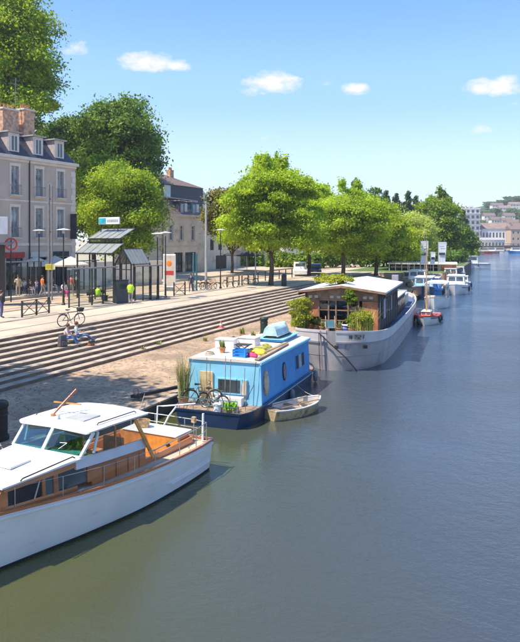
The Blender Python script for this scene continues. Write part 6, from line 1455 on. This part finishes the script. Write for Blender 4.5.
MB().bar((0,0,.05),tuple(d_+Vector((0,0,.10))),.16,.12).build('beam', M['blackmetal'], t, bevel=.01); MB().torus((-.05,0,.22), .12, .025, 'y').build('shackle', M['bargewood'], t); MB().box(-.2,.2,-.15,.15,-.02,.10).build('foot', M['blackmetal'], t)
rope('mooring_rope', 'thin pale rope from the mooring beam down to the motor cruiser stern', a+Vector((.3,.1,.15)), CR.matrix_basis @ Vector((-1.3,4.5,.98)), .10, .012)
rope('mooring_rope', 'rope between the black bollard and the motor cruiser', W(-2.5,439,1.2), CR.matrix_basis @ Vector((-1.35,0,1.1)), .1, .014)
for i, (px, py) in enumerate(((159,347),(143,352),(205,341))):
    t = thing('weed_tuft', ['green weed sprouting at the foot of the steps in the sun','smaller weed left of the sunny one at the steps','weed tuft nearest the reeds at the lowest step'][i], 'weed', W(px,py,LOW), 0, 'weeds along the lowest step')
    stalks('blades', (0,0,0), 30, .42-.08*i, .12, M['reedgreen'], t, .018, .7, 30+i); stalks('dry_blades', (0,0,0), 14, .35, .12, M['straw'], t, .015, .8, 40+i)
# ------------------------------------------------------------------ boats farther up the bank
def far_boat(name, label, cat, p, rz, L_, B_, fb, hull, deck, cabin=None, cabcol=None, glass=True, group='boats moored up the bank', canopy=None, mast=None):
    T = thing(name, label, cat, p, rz, group); k = L_/2
    tab = [(-k,.02,fb*1.35,.01,.35), (-k*.85,.24*B_,fb*1.28,.06*B_,.15), (-k*.5,.44*B_,fb*1.12,.25*B_,0), (0,.5*B_,fb,.46*B_,0), (k*.6,.48*B_,fb*.95,.44*B_,0), (k,.42*B_,fb*.95,.38*B_,0)]
    ysm = yr(-k, k, 18)
    MB().loft(hull_rings(tab, ysm, -.3, .3), closed=False).build('hull', hull, T, smooth=True, angle=35)
    MB().loft([[(-spl(tab,y,1)+.02,y,spl(tab,y,2)-.05),(spl(tab,y,1)-.02,y,spl(tab,y,2)-.05),(spl(tab,y,1)-.02,y,spl(tab,y,2)-.09),(-spl(tab,y,1)+.02,y,spl(tab,y,2)-.09)] for y in ysm]).build('deck', deck, T)
    for s in (-1, 1): side_strip(lambda y: spl(tab,y,1)-.03, lambda y: spl(tab,y,2)-.06, ysm, .06, .08, s).build('gunwale', cabcol or M['deckwhite'], T)
    if cabin:
        y0_, y1_, h, w = cabin
        m = MB().hexa([(-w,y0_,fb-.1),(w,y0_,fb-.1),(w,y1_,fb-.1),(-w,y1_,fb-.1)],[(-w*.88,y0_+.35,fb+h),(w*.88,y0_+.35,fb+h),(w*.88,y1_-.05,fb+h),(-w*.88,y1_-.05,fb+h)]).build('cabin', cabcol or M['white'], T, bevel=.04)
        MB().box(-w*.95,w*.95,y0_+.25,y1_+.1,fb+h+.002,fb+h+.07).build('cabin_roof', M['deckwhite'], T, bevel=.02)
        for s in (-1, 1):
            q = lambda y, z: (s*(w-(w*.12)*((z-fb+.1)/(h+.1))+.006), y, z)
            MB().extr([q(y0_+.55,fb+h*.45),q(y1_-.3,fb+h*.45),q(y1_-.3,fb+h*.85),q(y0_+.65,fb+h*.85)], (s*.01,0,0)).build('side_window', M['winglass'], T)
            f0 = lambda z: y0_+.35*((z-fb+.1)/(h+.1))-.012
            MB().extr([(s*.06,f0(fb+h*.5),fb+h*.5),(s*w*.78,f0(fb+h*.5),fb+h*.5),(s*w*.74,f0(fb+h*.9),fb+h*.9),(s*.06,f0(fb+h*.9),fb+h*.9)], (0,-.012,0)).build('windscreen', M['winglass'], T)
    if canopy:
        y0_, y1_, h, m_ = canopy; w = B_*.46
        MB().loft([[(-w,y,fb+h),(-w*.5,y,fb+h+.12),(w*.5,y,fb+h+.12),(w,y,fb+h),(w,y,fb+h-.05),(-w,y,fb+h-.05)] for y in (y0_, y1_)]).build('canopy', m_, T)
        for s in (-1, 1):
            for y in (y0_+.1, y1_-.1): MB().tube([(s*w*.93,y,fb-.05),(s*w*.93,y,fb+h-.04)], .025, 6).build('canopy_post', M['steel'], T)
            MB().box(*sorted((s*w*.90,s*w*.915)), y0_+.15,y1_-.15,fb+.1,fb+h-.1).build('side_screen', M['sideglass'], T)
    if cabin:
        for s in (-1, 1):
            MB().tube([(s*spl(tab,y,1)*.9,y,spl(tab,y,2)+.55) for y in yr(-k*.97, -k*.2, 6)], .022, 5).build('pulpit_rail', M['steel'], T)
            for y in (-k*.8, -k*.5, -k*.2): MB().tube([(s*spl(tab,y,1)*.9,y,spl(tab,y,2)-.05),(s*spl(tab,y,1)*.9,y,spl(tab,y,2)+.55)], .018, 5).build('stanchion', M['steel'], T)
            for y in (-k*.1, k*.5): MB().lathe([(.01,-.3),(.10,-.22),(.11,0),(.10,.22),(.01,.3)], 8, (s*(spl(tab,y,1)+.10),y,fb*.55)).build('fender', M['dark_cloth'], T, smooth=True)
        side_strip(lambda y: spl(tab,y,1)*.88+spl(tab,y,3)*.12, lambda y: spl(tab,y,2)*.72, ysm[2:], .03, .09, 1).build('hull_stripe', M['navy'], T); side_strip(lambda y: spl(tab,y,1)*.88+spl(tab,y,3)*.12, lambda y: spl(tab,y,2)*.72, ysm[2:], .03, .09, -1).build('hull_stripe', M['navy'], T)
        MB().tube([(0,y1_-.2,fb+h),(0,y1_-.1,fb+h+1.1)], .03, 6).build('light_mast', M['steel'], T)
    if mast:
        y, h, m_ = mast; MB().tube([(0,y,fb),(0,y,h)], .055, 8, .03).build('mast', m_, T)
        MB().tube([(0,y,fb+1.3),(0,y+L_*.4,fb+1.35)], .06, 6).build('boom', m_, T); MB().tube([(0,y,h*.97),(0,-k+.15,fb*1.3)], .012, 4).tube([(0,y,h*.97),(0,k,fb)], .012, 4).build('stay', M['greymetal'], T)
    return T
y7 = R(7)
far_boat('sailing_boat', 'small red decked wooden sailing boat with a bare brown mast', 'sailing boat', W(429,326,0)+Vector((-.5,2.2,0)), R(3), 5.2, 1.9, .62, M['whitewall'], M['red'], (-1.3,.6,.35,.42), M['red'], canopy=None, mast=(-.6,6.9,M['varnish2']))
far_boat('cabin_boat', 'cream boat under a white canopy moored behind the red decked sailing boat', 'boat', W(436,309,0)+Vector((-.3,2.4,0)), R(4), 6.2, 2.4, .95, M['whitewall'], M['teak'], None, None, canopy=(-1.4,2.6,1.55,M['deckwhite']))
far_boat('motor_boat', 'blue cabin boat behind the white canopy', 'boat', W(438,299,0)+Vector((-1.2,3,0)), R(4), 7.0, 2.5, 1.0, M['blue'], M['white'], (-1.5,2.0,1.3,1.0), M['blue'])
far_boat('motor_boat', 'white cruiser with black windscreen moored at the outer end of the row', 'boat', W(453,295,0)+Vector((0,3,0)), R(5), 7.4, 3.0, 1.05, M['gel'], M['white'], (-1.7,2.2,1.25,1.15), M['white'])
far_boat('motor_boat', 'small white boat right behind the outermost white cruiser', 'boat', W(463,288,0), R(5), 5.2, 2.1, .8, M['gel'], M['white'], (-1.0,1.2,.9,.75), M['white'])
far_boat('motor_boat', 'pale blue launch lying against the aft end of the barge', 'boat', W(417,300,0)+Vector((.2,4,0)), R(5), 8.5, 2.8, 1.25, M['navy'], M['white'], (-2.2,2.4,1.2,1.1), mat('light_blue_cabin', (.30,.50,.72), .5))
far_boat('motor_boat', 'white boat with a blue stripe nearest the bank beside the pontoon', 'boat', W(412,291,0)+Vector((.3,3,0)), R(5), 8.5, 3.0, 1.3, M['gel'], M['white'], (-2.0,2.6,1.4,1.2), M['white'])
far_boat('motor_boat', 'small cream cabin boat moored close to the bank behind the barge cabins', 'boat', W(405,287,0)+Vector((.2,2,0)), R(9), 6.0, 2.2, 1.0, M['whitewall'], M['plank'], (-1.3,1.5,1.1,.85), M['cream_cloth'])
far_boat('sailing_boat', 'white sailing boat with a pale mast beside the floating pavilion', 'sailing boat', W(421,287,0)+Vector((.2,2,0)), R(6), 6.6, 2.2, .9, M['gel'], M['teak'], (-1.2,.9,.45,.6), M['white'], mast=(-.5,8.2,M['galv']))
far_boat('motor_boat', 'white boat with a navy stripe moored beyond the outermost cruiser', 'boat', W(449,285,0)+Vector((0,2,0)), R(6), 7.0, 2.6, 1.1, M['gel'], M['white'], (-1.6,1.8,1.35,1.0), M['white'])
far_boat('motor_boat', 'small blue hulled boat beside the end of the pontoon', 'boat', W(461,279,0)+Vector((-.5,2,0)), R(8), 6.0, 2.2, .9, M['navy'], M['white'], (-1.2,1.4,1.1,.85), M['white'])
far_boat('excursion_boat', 'white excursion boat alone beyond the pontoon near the bend', 'excursion boat', W(467,268.3,0)+Vector((-1.0,3,0)), R(-70), 12, 3.6, 1.2, M['gel'], M['white'], (-3.2,3.0,1.7,1.4), M['white'], group=None)
far_boat('motor_boat', 'white and brown boat moored left of the excursion boat', 'boat', W(459,265,0), R(-60), 8, 3, 1.2, M['gel'], M['plank'], (-1.8,2.2,1.7,1.2), M['bargewood'])
# floating pontoon cafe with long flat roof and brown cabin
p = at(432, 104, 0)
T = thing('floating_pavilion', 'long floating pavilion with pale flat roof and a brown timber cabin at its end', 'pavilion', p, R(8))
# local x runs across the picture
MB().box(-6.6,4.2,-1.5,6,-.3,.55).build('pontoon', M['galv'], T, bevel=.04)
MB().box(-6.9,3.9,-1.9,6.3,3.05,3.22).build('roof', M['facade_stone'], T)
for x in yr(-6.6,1.2,8): MB().box(x-.05,x+.05,-1.45,-1.35,.55,3.05).build('post', M['white'], T)
MB().box(-6.6,1.2,-1.42,-1.38,1.45,1.52).build('handrail', M['white'], T)
MB().box(-6.6,1.2,4,4.1,.55,3.05).build('rear_wall', M['bargewood'], T); MB().box(-6.6,1.2,1.5,1.6,2.35,2.6).build('hanging_sign_strip', M['white'], T)
c_ = MB().box(1.3,3.7,-1.4,4.5,.55,2.95).build('cabin', M['redpanel'], T)
for x in yr(1.5,3.5,6): MB().box(x-.02,x+.02,-1.42,-1.40,.6,2.9).build('cladding_batten', M['bargewood'], c_)
MB().box(3.702,3.72,-.8,3.8,1.3,2.5).build('window', M['winglass'], c_)
for i, (px, py0, py1, w, lab) in enumerate(((424.5,241,264,1.15,'tall white feather banner with grey band, left one above the pontoon'),(433,252,264,.7,'small white banner between the two tall ones'),(442.2,242,263,1.15,'tall white banner with grey band, right one above the pontoon'))):
    d = 94+i*.6; zt_, zb_ = ZY(py0,d), ZY(py1,d); b0 = at(px, d, .55)
    t = thing('banner', lab, 'banner', b0, R(20), 'banners above the floating pavilion')
    MB().tube([(-w/2,0,0),(-w/2,0,zt_-.55+.05)], .035, 6).build('pole', M['galv'], t)
    g = MB(); n = 10
    for k in range(n+1):
        z = zb_-.55+(zt_-zb_)*k/n; g.v += [(-w/2+.03,0,z),(w/2*(.75+.25*k/n)+(.08 if i == 2 else 0)*k/n,.03*math.sin(k*.9),z)]
    g.f = [(2*k,2*k+1,2*k+3,2*k+2) for k in range(n)]
    c = g.build('cloth', M['white'], t, fix=False)
    z = zb_-.55+(zt_-zb_)*.38
    MB().box(-w/2+.1,w/2*.7,-.09,-.08,z,z+.35).build('grey_print', M['slate'], t)
    MB().box(-w/2+.2,w/2*.5,-.09,-.08,z+1.2,z+1.3).build('print_line', M['shutter'], t) if i != 1 else None
# pale pontoon walkway along the bank
t = thing('floating_walkway', 'narrow pale floating walkway behind the moored boats', 'walkway', (-14.0,78,0), R(1))
for k in range(9): MB().box(-.9,.9,k*3.0,k*3.0+2.96,.1,.45).build('deck_section', M['galv'], t, bevel=.02)
for k in range(10): MB().lathe([(.12,-1),(.12,2.2),(.001,2.25)], 8, (1.05,k*2.9+.4,0)).build('pile', M['bargewood'], t)

# ------------------------------------------------------------------ bridge, far shore, hill houses
def WFAR(px, d, z): return WD(px, d, z)
a, b = at(440, 372, 0), at(640, 372, 0); d_ = b-a; L_ = d_.length
T = thing('road_bridge', 'low dark road bridge crossing the river at the far end', 'bridge', a, math.atan2(d_.y,d_.x))
nseg = 24; rings = []
for k in range(nseg+1):
    u = k/nseg; x = L_*u; arch = 2.9+1.0*math.sin(math.pi*min(1,u*1.15)); rings.append([(x,-6,arch-1.7),(x,6,arch-1.7),(x,6,arch),(x,-6,arch)])
MB().loft(rings).build('deck', mat('weathered_bridge_concrete', (.11,.085,.07), .8), T)
for s in (-6, 6):
    m = MB(); pts = []
    for k in range(nseg+1):
        u = k/nseg; x = L_*u; z = 2.9+1.0*math.sin(math.pi*min(1,u*1.15)); pts.append((x,s,z+1.05))
        m.box(x-.08,x+.08,s-.05,s+.05,z,z+1.05)
    m.tube(pts, .07, 5); m.tube([(x_,y_,z_-.5) for x_,y_,z_ in pts], .05, 5); m.build('parapet_rail', M['greymetal'], T)
for x in (2,26,50,74,98): MB().box(x-1.1,x+1.1,-5.5,5.5,-1.2,1.6).build('pier', M['wallstone'], T, bevel=.3)
m = MB()
for k in range(nseg): 
    x0_, x1_ = L_*k/nseg, L_*(k+1)/nseg; m.box(x0_,x1_,-5,-4.4,.75,1.25)
m.build('girder', M['darkwood'], T)
for i, (px, d, c, lab) in enumerate(((483,330,'red','red hulled barge moored below the far bridge'),(490,335,'bargewood','brown boat moored below the far bridge'),(499,338,'gel','white boat moored below the far bridge'),(515,336,'blue','blue boat at the right end below the far bridge'),(474,318,'plank','tan boat leftmost below the far bridge'))):
    far_boat('distant_boat', lab, 'boat', at(px,d,0), R(-75), 9, 3.2, 1.3, M[c], M['white'], (-2.2,2.4,1.6,1.3), M['white'] if i % 2 else M['cream_cloth'], group='boats below the far bridge')
def block(name, label, px0, px1, d, zb, zt, floors, nwin, depth, wall, roofm, group='buildings beyond the bridge', flat=True, balcony=False, winw=1.1, winh=1.5, rh=0):
    a, b = WD(px0, d, zb), WD(px1, d, zb); v = b-a; L_ = v.length
    T = thing(name, label, 'building', a, math.atan2(v.y,v.x), group); H_ = zt-zb
    ops = []
    fh = H_/floors
    for f in range(floors):
        for k in range(nwin):
            x = L_*(k+.5)/nwin; ops.append((x-winw/2,x+winw/2,f*fh+fh*.30,f*fh+fh*.30+min(winh,fh*.55)))
    cells([0,L_],[0,H_],ops,0,.3).build('wall', wall, T, fix=False)
    MB().box(.01,L_-.01,.35,depth,-3,H_-.02).build('rear_block', wall, T)
    MB().add([(0,0,0),(0,0,H_),(0,depth,H_),(0,depth,0)],[(0,1,2,3)]).build('end_wall', wall, T, fix=False); MB().add([(L_,0,0),(L_,depth,0),(L_,depth,H_),(L_,0,H_)],[(0,1,2,3)]).build('end_wall', wall, T, fix=False)
    for (x0_,x1_,c,d2) in ops: MB().add([(x0_,.28,c),(x1_,.28,c),(x1_,.28,d2),(x0_,.28,d2)],[(0,1,2,3)]).build('window', M['winglass'], T, fix=False)
    if balcony:
        for f in range(1, floors): MB().box(L_*.45,L_+.2,-1.3,0,f*fh,f*fh+.9).build('balcony', M['shutter'], T)
    if flat: MB().box(-.4,L_+.4,-.5,depth+.3,H_,H_+.5).build('roof', roofm, T)
    else: MB().loft([[(x,-.4,H_),(x,depth/2,H_+rh),(x,depth+.4,H_)] for x in (-.4,L_+.4)]).build('roof', roofm, T)
    return T
M['farwhite'] = mat('pale_render', (.78,.75,.71), .8, .05, .1); M['farpink'] = mat('pinkish_render', (.72,.65,.57), .8, .05, .1); M['tile'] = mat('red_clay_tile', (.28,.20,.165), .8, .15, .5)
block('apartment_block', 'tall white apartment block with balconies above the river bend', 452, 480, 430, 1.6, 27.5, 7, 6, 16, M['farwhite'], M['farwhite'], balcony=True, winw=1.8, winh=2.0)
block('apartment_block', 'set back white top storey block beside the tall apartments', 458, 473, 446, 1.6, 30.2, 8, 4, 10, M['farwhite'], M['farwhite'], winw=1.6, winh=1.6)
block('long_white_building', 'long cream building with tall arched windows behind the bridge', 482, 512, 440, 1.6, 14.5, 1, 9, 14, M['farwhite'], M['tile'], flat=False, rh=4.2, winw=1.1, winh=6.5)
block('tan_building', 'tan stone building at the right edge beyond the bridge', 511, 540, 432, 1.6, 14.0, 3, 6, 12, mat('tan_far_stone', (.56,.42,.30), .85), M['oldroof'], flat=False, rh=2.5)
block('dock_building', 'low pale shed at the foot of the bridge', 478, 505, 412, 1.6, 7.0, 1, 8, 9, M['farpink'], M['zinc'], flat=False, rh=1.5, winw=1.4, winh=2)
hs_ = random.Random(5)
hill = [(502,600,12,9,'farwhite','white gabled house high on the hill'),(508,640,11,8,'farwhite','pale house right of the white gabled hill house'),(514,620,12,8,'farpink','pinkish house at the right of the hill'),(497,660,11,7,'farwhite','cream house left on the hill'),(520,600,12,7,'farpink','hill house at the right edge of the view'),(490,700,12,7,'farpink','small house on the hill crest left'),(506,760,14,6,'farwhite','house on the hill crest in the middle'),(516,780,14,6,'farpink','house on the hill crest at the right'),(498,800,14,6,'farwhite','farthest pale house on the hill crest'),(530,640,12,8,'farwhite','hill house just outside the right edge'),(510,680,11,7,'farwhite','pale hill house above the pinkish one')]
def hill_z(X, Y):
    j = (Y-560)/900*16; u = (X-180)/330; return 1.2+55*math.exp(-u*u)*min(1, max(0,j)/7.0)**1.2 + 24*min(1, max(0,j)/6)*(1 if X < 0 else .5)
for px, d, w, h, mt_, lab in hill:
    p = WD(px, d, 0); z = hill_z(p.x, p.y)-.5
    k = 650/d; block('hill_house', lab, px-w*k/2, px+w*k/2, d, z, z+h, 2, 4, 9, M[mt_], M['tile'] if hs_.random() < .6 else M['oldroof'], 'houses on the distant hill', flat=False, rh=3.2)
hillt = [(492,560,7,12),(487,600,7,12),(499,640,5,8),(518,690,8,12),(512,720,7,10),(505,700,7,9),(495,740,8,10),(485,720,8,11),(523,620,6,10),(526,660,8,12),(478,640,8,12),(502,820,10,10),(512,840,10,10),(520,830,10,10),(492,820,10,10),(509,560,4,6),(517,560,4,7)]
proto = None
side = ['leftmost dark clump','round tree left of centre','small bush like tree','tall clump at the right','rounded tree right of centre','tree among the upper roofs','tree on the left crest','tree behind the apartments','tree at the right edge','broad tree at the right edge','tree farthest left','crest tree in the middle','crest tree right of the middle','crest tree at the right','crest tree at the left','low tree above the cream building','low tree above the tan building']
for i, (px, d, r_, h) in enumerate(hillt):
    p = WD(px, d, 0); z = hill_z(p.x, p.y)-.5; p.z = z
    lab = side[i]+' on the distant hill'
    if proto is None: proto = tree('hill_tree', lab, p, h*.55, (r_,r_,h*.5), 5000, .6, M['lf_hill'], .4, 12, r_*.45, 'trees on the distant hill', 80); base_r, base_h = r_, h
    else: dup(proto, lab, p, hs_.random()*6, (r_/base_r, r_/base_r, h/base_h))
# far bank trees right of the frame keep the river closed
for i, (x, y) in enumerate(((270,430),(285,380),(262,500),(300,340))):
    dup(proto, ['leafy tree on the right bank far ahead','leafy tree on the right bank outside the view','leafy tree near the right bank bridge end','nearest leafy tree on the right bank'][i], Vector((x,y,1.6)), i, (1.2,1.2,1.3))

# ------------------------------------------------------------------ summer haze
hz = MB().box(-760, 1000, -140, 1500, -2.4, 78)
ho = stuff(hz.build('haze', M['white'])); ho.data.materials.clear()
hm_ = bpy.data.materials.new('haze_air'); hm_.use_nodes = True; _n = hm_.node_tree.nodes; _n.remove(_n['Principled BSDF'])
_v = _n.new('ShaderNodeVolumePrincipled'); _v.inputs['Color'].default_value = (.86,.92,1,1); _v.inputs['Density'].default_value = .0003; _v.inputs['Anisotropy'].default_value = .2
hm_.node_tree.links.new(_v.outputs[0], _n['Material Output'].inputs['Volume']); ho.data.materials.append(hm_)
